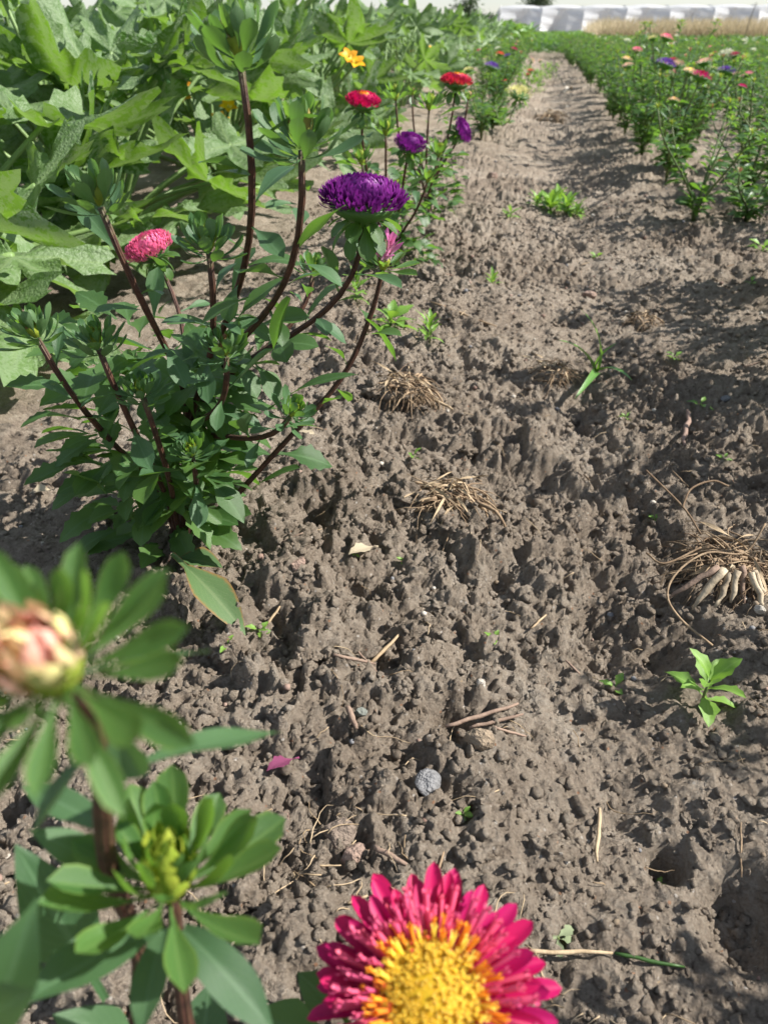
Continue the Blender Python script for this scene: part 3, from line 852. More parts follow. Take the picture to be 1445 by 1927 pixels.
# the half-open pink bud on its own arching stem
pos = Vector((-0.1078, 0.6100, 0.2888)); axv = Vector((.1, -.1, 1)).normalized()
b_ = add_bud(mp, pos, axv, .046, 'lilac', [(7, 92, .66, -.14), (6, 72, .50, -.08), (4, 45, .26, 0)], seed=91)
g = Geo()
for i in range(22):
    a = i * 2.4; t = R(4 + 1.2 * i); d = Vector((math.sin(t) * math.cos(a), math.sin(t) * math.sin(a), math.cos(t)))
    g.add(STRAP[i % 3], mx_dir((0, 0, 0), d, (0, 0, 1), a, 1) @ Matrix.Diagonal((.036, .031 - .0006 * i, .036, 1)), 0)
tag(link('floret_head', g.mesh('floret_head', 'lilac'), b_, mx_axis(pos, axv)), kind='stuff')
pts = smooth_path([base + Vector((.008, .0, 0)), Vector((-0.2041, 0.5800, 0.1187)), Vector((-0.1455, 0.6000, 0.1862)), Vector((-0.1203, 0.6100, 0.2401)), pos - axv * .006])
add_stem(mp, pts, .0028, .0020)
add_stem_leaves(mp, pts, 7, .050, .034, rm, .2, .80)
for p0, p1, W, kd, bd in [((-0.1419, 0.4800, 0.3281), (-0.1023, 0.4500, 0.3627), .014, 'lance', .1), ((-0.1864, 0.5200, 0.1916), (-0.1147, 0.5300, 0.2225), .015, 'spat', .3), ((-0.1206, 0.6000, 0.2434), (-0.1000, 0.6300, 0.1951), .010, 'lance', .2),
                          ((-0.1592, 0.4500, 0.3769), (-0.1897, 0.4600, 0.3746), .010, 'lance', .2), ((-0.3157, 0.4600, 0.2002), (-0.3240, 0.4300, 0.2161), .012, 'lance', .2), ((-0.1742, 0.4700, 0.2980), (-0.2019, 0.4500, 0.2849), .020, 'ovate', .2),
                          ((-0.1495, 0.4800, 0.2963), (-0.1606, 0.4700, 0.2616), .018, 'lance', .2), ((-0.1876, 0.4700, 0.2789), (-0.1566, 0.5000, 0.3047), .018, 'ovate', .2), ((-0.2481, 0.5200, 0.1205), (-0.2106, 0.5000, 0.0907), .024, 'ovate', .3),
                          ((-0.3354, 0.5000, 0.1070), (-0.3490, 0.4700, 0.1444), .026, 'ovate', .3), ((-0.3236, 0.5000, 0.0916), (-0.3466, 0.4800, 0.0880), .026, 'ovate', .3), ((-0.2418, 0.5200, 0.1318), (-0.2312, 0.4500, 0.1678), .024, 'ovate', .3),
                          ((-0.2117, 0.5300, 0.1075), (-0.1663, 0.5300, 0.1337), .016, 'spat', .2)]:
    near_leaf(mp, p0, p1, W, kd, bd, 'leaf')
for k in range(150):      # the dense skirt of broad lower leaves
    a = rm.random() * 6.28; rr = rm.random() ** .6 * .12; h = rm.uniform(.005, .235)
    p = base + Vector((math.cos(a) * rr * .55 - .012, math.sin(a) * rr * .55, h))
    d = Vector((math.cos(a), math.sin(a), rm.uniform(-.15, .7)))
    link('leaf', (LOW if rm.random() < .75 else MID)[rm.randrange(5)][1], mp, mx_dir(p, d, (0, 0, 1), rm.uniform(-.6, .6), rm.uniform(.034, .060)))
for p0, p1, W in [(((-0.2804, 0.4928)), ((-0.1974, 0.4413)), .034), (((-0.2982, 0.5220)), ((-0.2456, 0.5189)), .030)]:   # tired leaves on the soil
    a = Vector((p0[0], p0[1], gz(*p0) + .022)); b = Vector((p1[0], p1[1], gz(*p1) + .012))
    near_leaf(mp, a, b, W, 'ovate', .25, 'dusty', fold=.35)

# ------------------------------------------------------------------ the next two asters in the left row
def row_plant(label, base, heads, seed, nbasal=60, r0=.0030, leafn=8, leafl=(.055, .036)):
    rnd = random.Random(seed)
    pl = tag(empty('aster_plant', base), label, 'flower plant')
    for k, (kd, pos, axv, size, colr, inner) in enumerate(heads):
        axv = Vector(axv).normalized(); pos = Vector(pos)
        if kd == 'pompon':
            add_pompon(pl, pos, axv, size, colr, inner, 560, seed * 10 + k, .9, .45, 1.15, 14, 98); foot = pos - axv * size * .2
        else:
            add_bud(pl, pos, axv, size, colr, [(8, 80, .56, -.12), (8, 50, .50, -.06)], seed=seed * 10 + k); foot = pos - axv * size * .14
        bb = Vector(base) + Vector((rnd.uniform(-.02, .02), rnd.uniform(-.02, .02), 0))
        pts = stem_pts(bb, foot, axv, .3, 12, Vector(base).lerp(pos, rnd.uniform(.2, .4)) + Vector((0, 0, .02)) if k % 2 else None)
        add_stem(pl, pts, r0, .0022)
        add_stem_leaves(pl, pts, leafn, leafl[0], leafl[1], rnd, .12, .95, low=MID, mid=MID)
    for k in range(nbasal * 2):
        a = rnd.random() * 6.28; h = rnd.uniform(.01, .26)
        p = Vector(base) + Vector((math.cos(a) * .075, math.sin(a) * .075, h)) * rnd.uniform(.5, 1.2)
        p.z = max(p.z, base[2] + .01)
        link('leaf', (LOW if h < .07 else MID)[rnd.randrange(5)][1], pl, mx_dir(p, (math.cos(a), math.sin(a), rnd.uniform(-.1, .9)), (0, 0, 1), rnd.uniform(-.6, .6), rnd.uniform(.03, .06)))
    return pl
b2 = Y3(*(-0.2794, 1.6704))
row_plant('aster behind the large purple bloom, with a red bloom and a purple bloom', b2, [
    ('pompon', (-0.2931, 1.4500, 0.3356), (.12, -.15, 1), .070, 'crimson', 'orange'),
    ('pompon', (-0.2132, 1.4800, 0.2671), (.25, -.35, 1), .068, 'purple', None),
    ('bud', (-0.2872, 1.4000, 0.2540), (-.1, -.1, 1), .060, 'core', None),
    ('bud', (-0.2697, 1.5500, 0.2848), (0, 0, 1), .060, 'core', None),
    ('bud', (-0.2818, 1.5000, 0.1560), (-.2, -.1, 1), .050, 'core', None),
    ('bud', (-0.1821, 1.5200, 0.2080), (.3, 0, 1), .050, 'core', None),
    ('bud', (-0.2607, 1.6200, 0.1751), (.1, 0, 1), .050, 'core', None)], 5)
b3 = Y3(*(-0.2754, 2.2471))
row_plant('aster with a scarlet bloom and a purple bloom nodding towards the path', b3, [
    ('pompon', (-0.1685, 1.8600, 0.3447), (.08, -.05, 1), .078, 'red', 'orange'),
    ('pompon', (-0.1561, 1.9000, 0.2485), (.85, -.25, .45), .066, 'purple', None),
    ('bud', (-0.2843, 1.7500, 0.3304), (-.05, 0, 1), .070, 'core', None),
    ('bud', (-0.2085, 1.7200, 0.3161), (.05, 0, 1), .072, 'core', None),
    ('bud', (-0.2840, 2.0000, 0.3182), (0, 0, 1), .040, 'core_peach', None),
    ('bud', (-0.1547, 2.0500, 0.3075), (.05, 0, 1), .040, 'core_pink', None),
    ('bud', (-0.1830, 1.7000, 0.2312), (.2, -.1, 1), .066, 'core', None),
    ('bud', (-0.2557, 1.9500, 0.1805), (0, 0, 1), .055, 'core', None)], 6, 70)

# ------------------------------------------------------------------ asters farther along both rows
def mid_plant(label, group, loc, H_, blooms, nb, seed, leaves=110, spread=.13, part_leaves=0, stems_mat='stem_green', lsz=1.0):
    """stems and foliage of their own; each bloom a part"""
    rnd = random.Random(seed)
    base_ = Vector(loc)
    pl = tag(empty('aster_plant', base_), label, 'flower plant', group)
    gs = Geo(); gf = Geo()
    nst = max(len(blooms) + nb, 5)
    for k in range(nst):
        a = k * 2.4 + rnd.random(); rr = spread * math.sqrt((k + .5) / nst)
        top = base_ + Vector((math.cos(a) * rr, math.sin(a) * rr, H_ * rnd.uniform(.72, 1.0)))
        if k < len(blooms) and len(blooms[k]) > 2: top = Vector(blooms[k][2])
        axv = Vector((math.cos(a) * .25, math.sin(a) * .25, 1)).normalized()
        pts = stem_pts(base_, top, axv, .35, 8)
        gs.add(tube([p - base_ for p in pts], [.0036 - .0018 * i / 7 for i in range(8)], 6))
        for q in range(leaves // nst):
            t = .10 + .85 * rnd.random(); f = t * 7; i = min(6, int(f)); p = pts[i].lerp(pts[i + 1], f - i)
            b = rnd.random() * 6.28
            mm = mx_dir(p, (math.cos(b), math.sin(b), rnd.uniform(.1, 1.1)), (0, 0, 1), rnd.uniform(-.7, .7), lsz * rnd.uniform(.035, .06) * (1.1 - .4 * t))
            if q < part_leaves: link('leaf', (MID if t < .6 else TOP)[rnd.randrange(5)][1], pl, mm)
            else: gf.add((LOWRES_LEAF if rnd.random() < .6 else LOWRES_LANCE)[rnd.randrange(4)], Matrix.Translation(-base_) @ mm)
        if k < len(blooms):
            c, D = blooms[k][:2]; gb = Geo(); gb.add(cup_geo(D / 2), None, 2)
            pompon_into(gb, Matrix(), D, 110, rnd, 0, 1, .95, .4, STRAP, 1.0)
            for q, mm in rosette_mats(Matrix(), D, [(7, 100, .42, -.1)], rnd): gb.add(LOWRES_LEAF[q % 4], mm, 2)
            ax2 = Vector(blooms[k][3]) if len(blooms[k]) > 3 else axv
            link('bloom', gb.mesh('bloom', c, INNER_OF.get(c, c), 'bract'), pl, mx_axis(top, ax2))
        else:
            gb = Geo(); bud_into(gb, Matrix(), .055, rnd, 0, 1)
            link('bud', gb.mesh('bud', 'bract', rnd.choice(['core', 'core', 'core_peach'])), pl, mx_axis(top, axv))
    link('stem_cluster', gs.mesh('stem_cluster', stems_mat), pl, Matrix.Translation(base_))
    if gf.n: tag(link('foliage', gf.mesh('foliage', 'leaf'), pl, Matrix.Translation(base_)), kind='stuff')
    return pl
INNER_OF = {'red': 'orange', 'crimson': 'red', 'peach': 'yellow', 'blush': 'cream'}

LEFTROW = [
    ('aster in the left row with a violet bloom and a cream bud', (-0.2256, 3.9401), .36, [('violet', .070, (-0.1643, 3.3000, 0.3188)), ('cream', .045, (-0.2390, 3.1000, 0.3163))], 5),
    ('low yellow-green aster in the left row with a pale yellow bloom leaning over the path', (-0.1894, 4.2025), .22, [('cream', .115, (-0.0536, 3.3000, 0.2301), (.2, -.25, 1))], 6),
    ('aster in the left row with a red bloom and a small violet bloom', (-0.2235, 5.7015), .38, [('red', .060, (-0.2046, 4.9000, 0.3166)), ('violet', .050, (-0.1656, 4.9000, 0.3092)), ('crimson', .04, (-0.1468, 4.4000, 0.2128))], 4),
    ('aster in the left row with one small red bloom on a tall stem', (-0.2303, 7.2020), .38, [('crimson', .055, (-0.1599, 6.0000, 0.3179))], 6),
    ('aster in the left row with two blush blooms leaning towards the path', (-0.2020, 8.7051), .36, [('blush', .070, (-0.0411, 7.0000, 0.2210), (.7, -.3, .5)), ('blush', .05, (0.0275, 7.4000, 0.2045)), ('red', .055, (-0.0368, 6.2000, 0.1827)), ('red', .04, (-0.0522, 6.1000, 0.1645))], 4),
]
for k, (lb, (x, y), H_, bl_, nb) in enumerate(LEFTROW):
    mid_plant(lb, 'asters of the left row', (x, y, gz(x, y) - .01), H_, bl_, nb, 200 + k, 340, .20)

RIGHT = [  # label, base, height, blooms
    ('sparse aster in the right row leaning left, nearest the right edge', (0.4467, 2.1699), .30, [], 4, 60, 5),
    ('small dark aster at the right edge below the leaning one', (0.5860, 2.1944), .17, [], 4, 70, 5),
    ('aster in the right row with a bare lower stem beside the leaning aster', (0.4638, 2.8091), .36, [('peach', .035, (0.3613, 2.3000, 0.2869))], 5, 110, 7),
    ('leafy aster in the right row with a crimson bloom and a coral bloom', (0.5396, 3.0970), .40, [('crimson', .068, (0.4804, 2.6500, 0.3234)), ('blush', .055, (0.5175, 2.8500, 0.3527)), ('peach', .045, (0.4544, 2.7000, 0.3344))], 5, 150, 8),
    ('aster in the right row with a lavender bloom beside a magenta one', (0.4674, 3.5644), .42, [('violet', .072, (0.4099, 2.9000, 0.3459)), ('crimson', .05, (0.4412, 3.0000, 0.3500)), ('blush', .05, (0.4554, 2.9500, 0.3444))], 5, 160, 8),
    ('tall aster in the right row with a rose bloom above its neighbours', (0.5772, 3.9266), .47, [('pink', .055, (0.4518, 3.3000, 0.4136)), ('cream', .04, (0.4041, 3.3000, 0.4119)), ('pink', .045, (0.3675, 3.4000, 0.3735))], 4, 150, 6),
    ('dense aster in the right row beside the path with a yellow bud', (0.4765, 4.6863), .40, [('peach', .055, (0.3854, 3.9000, 0.3268)), ('blush', .06, (0.3840, 3.8000, 0.3068))], 6, 170, 6),
    ('aster of the second right row with a dark violet bloom', (1.05, 2.95), .38, [('violet', .075, (0.6317, 3.0500, 0.3188)), ('pink', .04, (0.6894, 3.0000, 0.3155)), ('blush', .035, (0.6565, 3.0000, 0.3137))], 5, 120, 7),
    ('aster of the second right row with a small magenta bud at the right edge', (.92, 2.35), .34, [('crimson', .03, (0.5453, 2.4000, 0.3143))], 5, 110, 7),
    ('bushy aster in full leaf between the first and second right rows', (.80, 2.75), .36, [('cream', .04)], 7, 130, 7),
    ('broad aster in bud at the right edge above the small dark one', (.80, 2.12), .34, [], 7, 120, 7),
    ('aster with long bare flower stems rising at the right edge', (.98, 2.55), .38, [('pink', .03)], 7, 120, 7),
    ('dark leafy aster filling the gap right of the lavender bloom', (.78, 3.15), .38, [('cream', .04)], 7, 130, 6),
    ('leafy aster in green bud behind the leaning aster', (.66, 2.55), .34, [], 7, 130, 7),
    ('wide leafy aster at the path edge left of the lavender bloom', (.52, 3.0), .36, [('cream', .035)], 7, 150, 7),
    ('aster of the second right row with a cream bloom and a magenta one', (1.25, 4.1), .40, [('white', .08, (0.8537, 4.2000, 0.3364), (-.2, -.5, .8)), ('crimson', .06, (0.8860, 4.2000, 0.3366)), ('cream', .05, (0.7610, 3.9000, 0.2957))], 5, 130, 5),
]
for k, (lb, (x, y), H_, bl_, nb, lv, pl_) in enumerate(RIGHT):
    mid_plant(lb, 'asters of the right-hand rows', (x, y, gz(x, y) - .01), H_, bl_, nb, 300 + k, int(lv * 1.7), .18, pl_, 'stem_green', 1.1)

def far_mesh(seed, cols, lv=300, H_=.40, sp=.21):
    rnd = random.Random(seed); g = Geo()
    for k in range(7):
        a = k * 2.4 + rnd.random(); rr = sp * math.sqrt((k + .5) / 7)
        top = Vector((math.cos(a) * rr, math.sin(a) * rr, H_ * rnd.uniform(.75, 1.05))); axv = Vector((math.cos(a) * .25, math.sin(a) * .25, 1))
        pts = stem_pts((0, 0, 0), top, axv.normalized(), .35, 6)
        g.add(tube(pts, .0024, 4), None, 0)
        for q in range(lv // 7):
            t = .1 + .88 * rnd.random(); f = t * 5; i = min(4, int(f)); p = pts[i].lerp(pts[i + 1], f - i); b = rnd.random() * 6.28
            g.add((LOWRES_LEAF if rnd.random() < .6 else LOWRES_LANCE)[rnd.randrange(4)], mx_dir(p, (math.cos(b), math.sin(b), rnd.uniform(.1, 1.1)), (0, 0, 1), rnd.uniform(-.7, .7), rnd.uniform(.04, .062)), 1)
        m_ = mx_axis(top, axv)
        if k < len(cols): pompon_into(g, m_, rnd.uniform(.045, .07), 50, rnd, 2 + k, 2 + k, .95, .4, STRAP, 1.4)
        else: bud_into(g, m_, .05, rnd, 1, 2 + len(cols))
    return g.mesh('aster_plant', 'stem_green', 'leaf', *cols, 'core')
FARC = [(['pink'], 'with a pink bloom'), (['violet'], 'with a violet bloom'), ([], 'in green bud'), (['crimson', 'peach'], 'with crimson and peach blooms'), (['cream'], 'with a cream bloom'), ([], 'in green bud'),
        (['purple'], 'with a purple bloom'), (['peach'], 'with a peach bloom'), (['blush'], 'with a blush bloom'), ([], 'in green bud'), (['white'], 'with a white bloom'), ([], 'in green bud')]
FAR = [far_mesh(400 + k, c) for k, (c, _) in enumerate(FARC)]
rr_ = random.Random(77)
def far_row(x0, ys, group, label, scale=(.68, .92)):
    y = ys[0]
    while y < ys[1]:
        x = x0 + rr_.uniform(-.07, .07)
        s = rr_.uniform(*scale)
        q = rr_.randrange(12) if rr_.random() < .6 else (2, 5, 9, 11)[rr_.randrange(4)]
        o = link('aster_plant', FAR[q], None, Matrix.Translation((x, y, gz(x, y) - .01)) @ Matrix.Rotation(rr_.random() * 6.28, 4, 'Z') @ Matrix.Scale(s, 4))
        tag(o, label % FARC[q][1], 'flower plant', group + ', ' + FARC[q][1])
        y += rr_.uniform(.22, .36) * (1 + y * .02)
far_row(-.28, (5.2, 14), 'small asters far down the left row', 'small aster %s far down the left row')
far_row(.50, (3.4, 15), 'small asters along the right side of the path', 'leafy aster %s in the rows just right of the path')
far_row(.80, (4.0, 15), 'small asters along the right side of the path', 'leafy aster %s in the rows just right of the path')
for q, x0 in enumerate((1.12, 1.45, 1.9, 2.4, 3.0, 3.8, 4.8)):
    far_row(x0, (max(3.1, x0 * 2.4), 15), 'small asters across the right-hand field', 'leafy aster %s out in the right-hand flower field')
far_row(.55, (.25, 1.75), 'asters of the right row beside the camera', 'aster %s of the right row, beside the camera', (.75, 1.0))

# beyond the asters: one low green mass with the same leaves
def sprigs(name, N, xr, yr, hr, mat, seed, spr=.05, lw=.06, per=5, pool=None, kindlabel=None, cat=None, rise=(.1, 1.2)):
    rnd = random.Random(seed); g = Geo()
    pool = pool or LOWRES_LANCE
    for k in range(N):
        y = yr[0] + (yr[1] - yr[0]) * rnd.random() ** 1.4
        x0, x1 = xr(y) if callable(xr) else xr
        x = x0 + (x1 - x0) * rnd.random(); h = rnd.uniform(*hr)
        for q in range(per):
            a = rnd.random() * 6.28; z = h * rnd.uniform(.35, 1.0)
            g.add(pool[rnd.randrange(4)], mx_dir((x + rnd.gauss(0, spr), y + rnd.gauss(0, spr), z), (math.cos(a), math.sin(a), rnd.uniform(*rise)), (0, 0, 1), rnd.uniform(-1, 1), lw * rnd.uniform(.7, 1.4)))
    o = link(name, g.mesh(name, mat))
    return tag(o, kindlabel, cat, None, 'stuff')
sprigs('far_flower_field', 6000, lambda y: (-.5, .25 * y + 4), (14.5, 34), (.16, .26), 'leaf', 1, .12, .09, 6, None, 'low dark green foliage closing the far end of the path', 'foliage')
sprigs('weed_strip', 3500, lambda y: (-.6, .27 * y + 2), (30, 52), (.10, .24), 'crop', 2, .2, .13, 6, None, 'light green weeds in front of the white tunnel', 'weeds')

# ------------------------------------------------------------------ zucchini bed on the left
def zleaf_geo(seed, res=108, rings=9):
    from mathutils import noise as mn
    rnd = random.Random(seed)
    lobes = [(0, 1.0, .36), (R(56), .95, .31), (-R(56), .95, .31), (R(113), .82, .36), (-R(113), .82, .36)]
    lobes = [(a + rnd.uniform(-.1, .1), l * rnd.uniform(.85, 1.1), w * rnd.uniform(.85, 1.15)) for a, l, w in lobes]
    V = [(0, 0, 0)]; UV = [(.5, .5)]; AT = [1.0]; F = []
    cup = rnd.uniform(-.15, .30); ph = rnd.random() * 6.28; wv = rnd.uniform(.05, .10)
    side = [(a, s_, k_) for a, l, w in lobes for s_ in (-1, 1) for k_ in (.35, .6, .8)]
    nt = 26 if res > 60 else 14
    for q in range(1, rings + 1):
        f = q / rings
        for i in range(res):
            th = (i / res) * 2 * math.pi - math.pi
            best = 0; ve = 0
            for a, l, w in lobes:
                dth = abs((th - a + math.pi) % (2 * math.pi) - math.pi)
                best = max(best, l * math.exp(-(dth / w) ** 2))
                ve = max(ve, 1 - dth * f * 8)
            rr = .31 + .69 * best
            rr *= 1 - .55 * math.exp(-((math.pi - abs(th)) / .22) ** 2)
            saw = (th / (2 * math.pi) * nt + .35 * math.sin(th * 5 + ph)) % 1.0
            if f > .6: rr *= 1 + (.26 * abs(saw - .5) * 2 - .13 + .08 * mn.noise((th * 3, seed * 5.1, 0))) * ((f - .6) / .4) ** 1.5
            r_ = rr * f
            x = math.sin(th) * r_; y = math.cos(th) * r_
            for a, s_, k_ in side:
                ax_, ay_ = math.sin(a) * k_ * .8, math.cos(a) * k_ * .8
                b_ = a + s_ * .75
                dx, dy = x - ax_, y - ay_
                al = dx * math.sin(b_) + dy * math.cos(b_)
                if 0 < al < .4: ve = max(ve, .82 - abs(dx * math.cos(b_) - dy * math.sin(b_)) * 14)
            z = cup * r_ * r_ + wv * f ** 2.5 * math.sin(th * 9 + ph) + .07 * f * math.sin(th * 3 + ph * 2) - .035 * max(0, ve) * f
            z += .07 * mn.noise((x * 3.2, y * 3.2, seed)) * f + .03 * mn.noise((x * 9, y * 9, seed + 3)) * f
            V.append((x * .5, y * .5, z * .5)); UV.append((x * .5 + .5, y * .5 + .5)); AT.append(max(0, ve))
    for i in range(res):
        F.append((0, 1 + i, 1 + (i + 1) % res))
    for q in range(rings - 1):
        for i in range(res):
            j = (i + 1) % res; b = 1 + q * res
            F.append((b + i, b + res + i, b + res + j, b + j))
    return np.array(V), F, np.array(UV), np.array(AT)
ZG = [zleaf_geo(k) for k in range(8)]
ZL = [Geo().add(g).mesh('leaf_blade', 'zleaf') for g in ZG]
ZGL = [zleaf_geo(k, 42, 4) for k in range(5)]
def zflower_geo(rnd):
    g = Geo()
    for i in range(5):
        a = i / 5 * 6.28; t = R(38)
        g.add(leaf(.075, .045, 'ovate', 7, 5, .3, .5, .02, 0, rnd), mx_dir((0, 0, 0), (math.sin(t) * math.cos(a), math.sin(t) * math.sin(a), math.cos(t)), (-math.cos(a), -math.sin(a), .6)))
    return g
ZF = [zflower_geo(random.Random(k)).mesh('flower', 'zflower') for k in range(2)]
def zucchini(loc, seed, label, nl=15, group=None, flowers=1, scale=1.0, hmax=.52, extra=()):
    rnd = random.Random(seed)
    base_ = Vector(loc)
    pl = tag(empty('zucchini_plant', base_), label, 'vegetable plant', group)
    for k in range(nl):
        a = k * 2.39996 + rnd.uniform(-.4, .4); u = (k + .5) / nl
        tl = R(8 + 60 * u + rnd.uniform(-8, 8)); ln = hmax * scale * rnd.uniform(.78, 1.05) * (1.0 if u < .6 else .85)
        d = Vector((math.sin(tl) * math.cos(a), math.sin(tl) * math.sin(a), math.cos(tl)))
        tip = base_ + d * ln
        tip.z = max(tip.z, .09)
        out = Vector((math.cos(a), math.sin(a), 0))
        pts = bez(base_ + out * .02, base_ + Vector((0, 0, ln * .35)) + out * .04, tip - d * ln * .3 + Vector((0, 0, .03)), tip, 8)
        size = rnd.uniform(.24, .37) * scale * (1 - .15 * (u < .15))
        link('petiole', Geo().add(tube([p - base_ for p in pts], [.008, .007, .0062, .0056, .0052, .005, .0045, .0045], 7)).mesh('petiole', 'zstem'), pl, Matrix.Translation(base_))
        ld = out * rnd.uniform(.55, 1.0) + Vector((rnd.uniform(-.3, .3), rnd.uniform(-.3, .3), rnd.uniform(-.35, .75)))
        link('leaf_blade', ZL[rnd.randrange(8)], pl, mx_dir(tip, ld, (.25 + rnd.gauss(0, .5), rnd.gauss(0, .5), 1), rnd.uniform(-.6, .6), size * rnd.uniform(.85, 1.15)))
    for k in range(flowers):
        a = rnd.random() * 6.28; p = base_ + Vector((math.cos(a) * .2, math.sin(a) * .2, rnd.uniform(.22, .40)))
        fl = link('flower', ZF[k % 2], pl, mx_axis(p, (math.cos(a) * .4, math.sin(a) * .4 - .3, 1), 0, rnd.uniform(.40, .62)))
        st = link('flower_stalk', Geo().add(tube([tuple(v) for v in bez(base_ * 0, (0, 0, .1), (p - base_) * .8, p - base_, 6)], .004, 6)).mesh('flower_stalk', 'zstem'), pl, Matrix.Translation(base_))
    for (p, ld, up, size) in extra:
        p = Vector(p)
        link('petiole', Geo().add(tube([v for v in bez((0, 0, 0), (0, 0, .08), (p - base_) * .7 + Vector((0, 0, .05)), p - base_, 8)], .007, 7)).mesh('petiole', 'zstem'), pl, Matrix.Translation(base_))
        link('leaf_blade', ZL[rnd.randrange(8)], pl, mx_dir(p, ld, up, 0, size))
    return pl
ZN = [
    ((-1.02, 1.08), 'nearest zucchini plant at the left edge, with a big leaf lying on the soil', 34),
    ((-.98, 1.72), 'zucchini plant behind the pink aster bloom, second from the camera', 34),
    ((-.96, 2.40), 'zucchini plant with small yellow flowers behind the tall aster bud', 32),
    ((-.95, 3.10), 'zucchini plant with an orange flower beyond the red aster bloom', 28),
]
for k, ((x, y), lb, nl) in enumerate(ZN):
    ex = ()
    if k == 0:
        ex = [((-.86, 1.02, .10), (.35, -.55, -.1), (.2, -.2, 1), .36), ((-.86, 1.30, .12), (.8, -.3, .0), (.1, -.3, 1), .40), ((-.78, 1.36, .09), (.7, -.4, -.05), (.1, -.3, 1), .36), ((-.72, .97, .07), (.25, -.6, -.12), (.2, 0, 1), .34), ((-.80, 1.10, .14), (.6, -.2, -.1), (.2, 0, 1), .34), ((-.92, .96, .24), (.4, -.5, .1), (.4, -.2, 1), .36)]
    if k == 1:
        ex = [((-.70, 1.52, .12), (.6, -.5, .05), (.1, -.4, 1), .34), ((-.68, 1.76, .15), (.8, -.2, .1), (.2, -.4, 1), .32), ((-.80, 1.42, .22), (.5, -.6, .2), (.2, -.5, 1), .36), ((-.66, 1.98, .10), (.8, -.3, 0), (.1, -.3, 1), .32)]
    zp = zucchini((x, y, gz(x, y) - .02), 500 + k, lb, nl, None, 1 if k >= 2 else 0, 1.0, .53, ex)
    for p in {2: [(-0.8807, 2.0500, 0.3224), (-0.8665, 2.0000, 0.2977), (-0.7848, 2.1000, 0.2684)], 3: [(-0.6014, 2.7500, 0.3596), (-0.5806, 2.7500, 0.3450)]}.get(k, []):
        p = Vector(p); b_ = zp.location
        link('flower', ZF[k % 2], zp, mx_axis(p, (.3, -.5, .8), k, .40 if k == 2 else .55))
        link('flower_stalk', Geo().add(tube([tuple(v) for v in bez((0, 0, 0), (0, 0, .15), (p - b_) * .8, p - b_, 6)], .004, 6)).mesh('flower_stalk', 'zstem'), zp, Matrix.Translation(b_))
GZ = 'zucchini plants of the left bed'; k = 0
for x0, y0, y1, st in ((-.93, 3.75, 7.5, .62), (-1.7, 1.2, 7.5, .68), (-2.45, 2.0, 7.5, .72), (-3.2, 3.0, 7.5, .8)):
    y = y0
    while y < y1:
        x = x0 + rr_.uniform(-.08, .08)
        zucchini((x, y, gz(x, y) - .02), 520 + k, 'broad-leaved zucchini plant deep in the green bed at left', (11 if x0 > -1.8 else 8) if y > 4 else (19 if x0 > -1.8 else 12), GZ, 1 if k % 3 == 0 else 0, rr_.uniform(.9, 1.08), .55)
        y += st * rr_.uniform(.85, 1.15); k += 1
# far zucchini: one mesh each
def zfar_mesh(seed):
    rnd = random.Random(seed); g = Geo()
    for k in range(13):
        a = k * 2.39996; u = (k + .5) / 13; tl = R(8 + 62 * u); ln = .52 * rnd.uniform(.8, 1.05)
        d = Vector((math.sin(tl) * math.cos(a), math.sin(tl) * math.sin(a), math.cos(tl))); tip = d * ln
        g.add(tube([(0, 0, 0), tuple(tip * .5 + Vector((0, 0, .05))), tuple(tip)], .007, 5), None, 1)
        g.add(ZGL[rnd.randrange(5)], mx_dir(tip, Vector((math.cos(a), math.sin(a), rnd.uniform(-.4, .7))), (.35, .05, 1), rnd.uniform(-.6, .6), rnd.uniform(.26, .38)), 0)
    return g.mesh('zucchini_plant', 'zleaf', 'zstem')
ZFAR = [zfar_mesh(700 + k) for k in range(4)]
for x0, y0 in ((-.95, 7.8), (-1.75, 7.9), (-2.6, 7.9), (-3.5, 7.9), (-4.4, 5.2), (-5.4, 6.2), (-6.5, 8)):
    y = y0
    while y < 17:
        x = x0 + rr_.uniform(-.12, .12)
        o = link('zucchini_plant', ZFAR[rr_.randrange(4)], None, Matrix.Translation((x, y, gz(x, y) - .02)) @ Matrix.Rotation(rr_.random() * 6.28, 4, 'Z') @ Matrix.Scale(rr_.uniform(.9, 1.12), 4))
        tag(o, 'distant zucchini plant in the far part of the left bed', 'vegetable plant', 'distant zucchini plants')
        y += rr_.uniform(.7, 1.0)
sprigs('far_crop_field', 7000, lambda y: (-.34 * y - 3, -.55), (16.5, 48), (.25, .48), 'crop', 3, .22, .22, 5, None, 'light green feathery crop between zucchini and the skyline', 'crop')

# ------------------------------------------------------------------ skyline: tunnel, dry grass, bushes, pipe frame
def slab(p, thick=.02):
    """a sheet of film from four corners, subdivided and rippled, with real thickness"""
    n, m_ = 13, 9
    V, UV = [], []
    a, b, c, d = map(Vector, p)
    rnd = random.Random(int(a.x * 100))
    nrm = (b - a).cross(d - a).normalized()
    for side in (0, 1):
        for i in range(n):
            t = i / (n - 1)
            for j in range(m_):
                s = j / (m_ - 1)
                q = a.lerp(b, s).lerp(d.lerp(c, s), t)
                w = .03 * math.sin(t * 17 + s * 3 + a.x) + .05 * math.sin(s * math.pi) * math.sin(t * math.pi)
                V.append(q + nrm * (w + side * thick)); UV.append((s, t))
    F = grid_faces(n, m_); k = n * m_
    F = [f[::-1] for f in F] + [tuple(i + k for i in f) for f in F]
    return np.array([tuple(v) for v in V]), F, np.array(UV)
ty, tx0, bay, nb_, th_ = 70.0, -3.2, 3.15, 9, 1.70
pt = tag(empty('polytunnel', (tx0, ty, 0)), 'long white plastic film tunnel on the skyline with gathered side curtains', 'greenhouse')
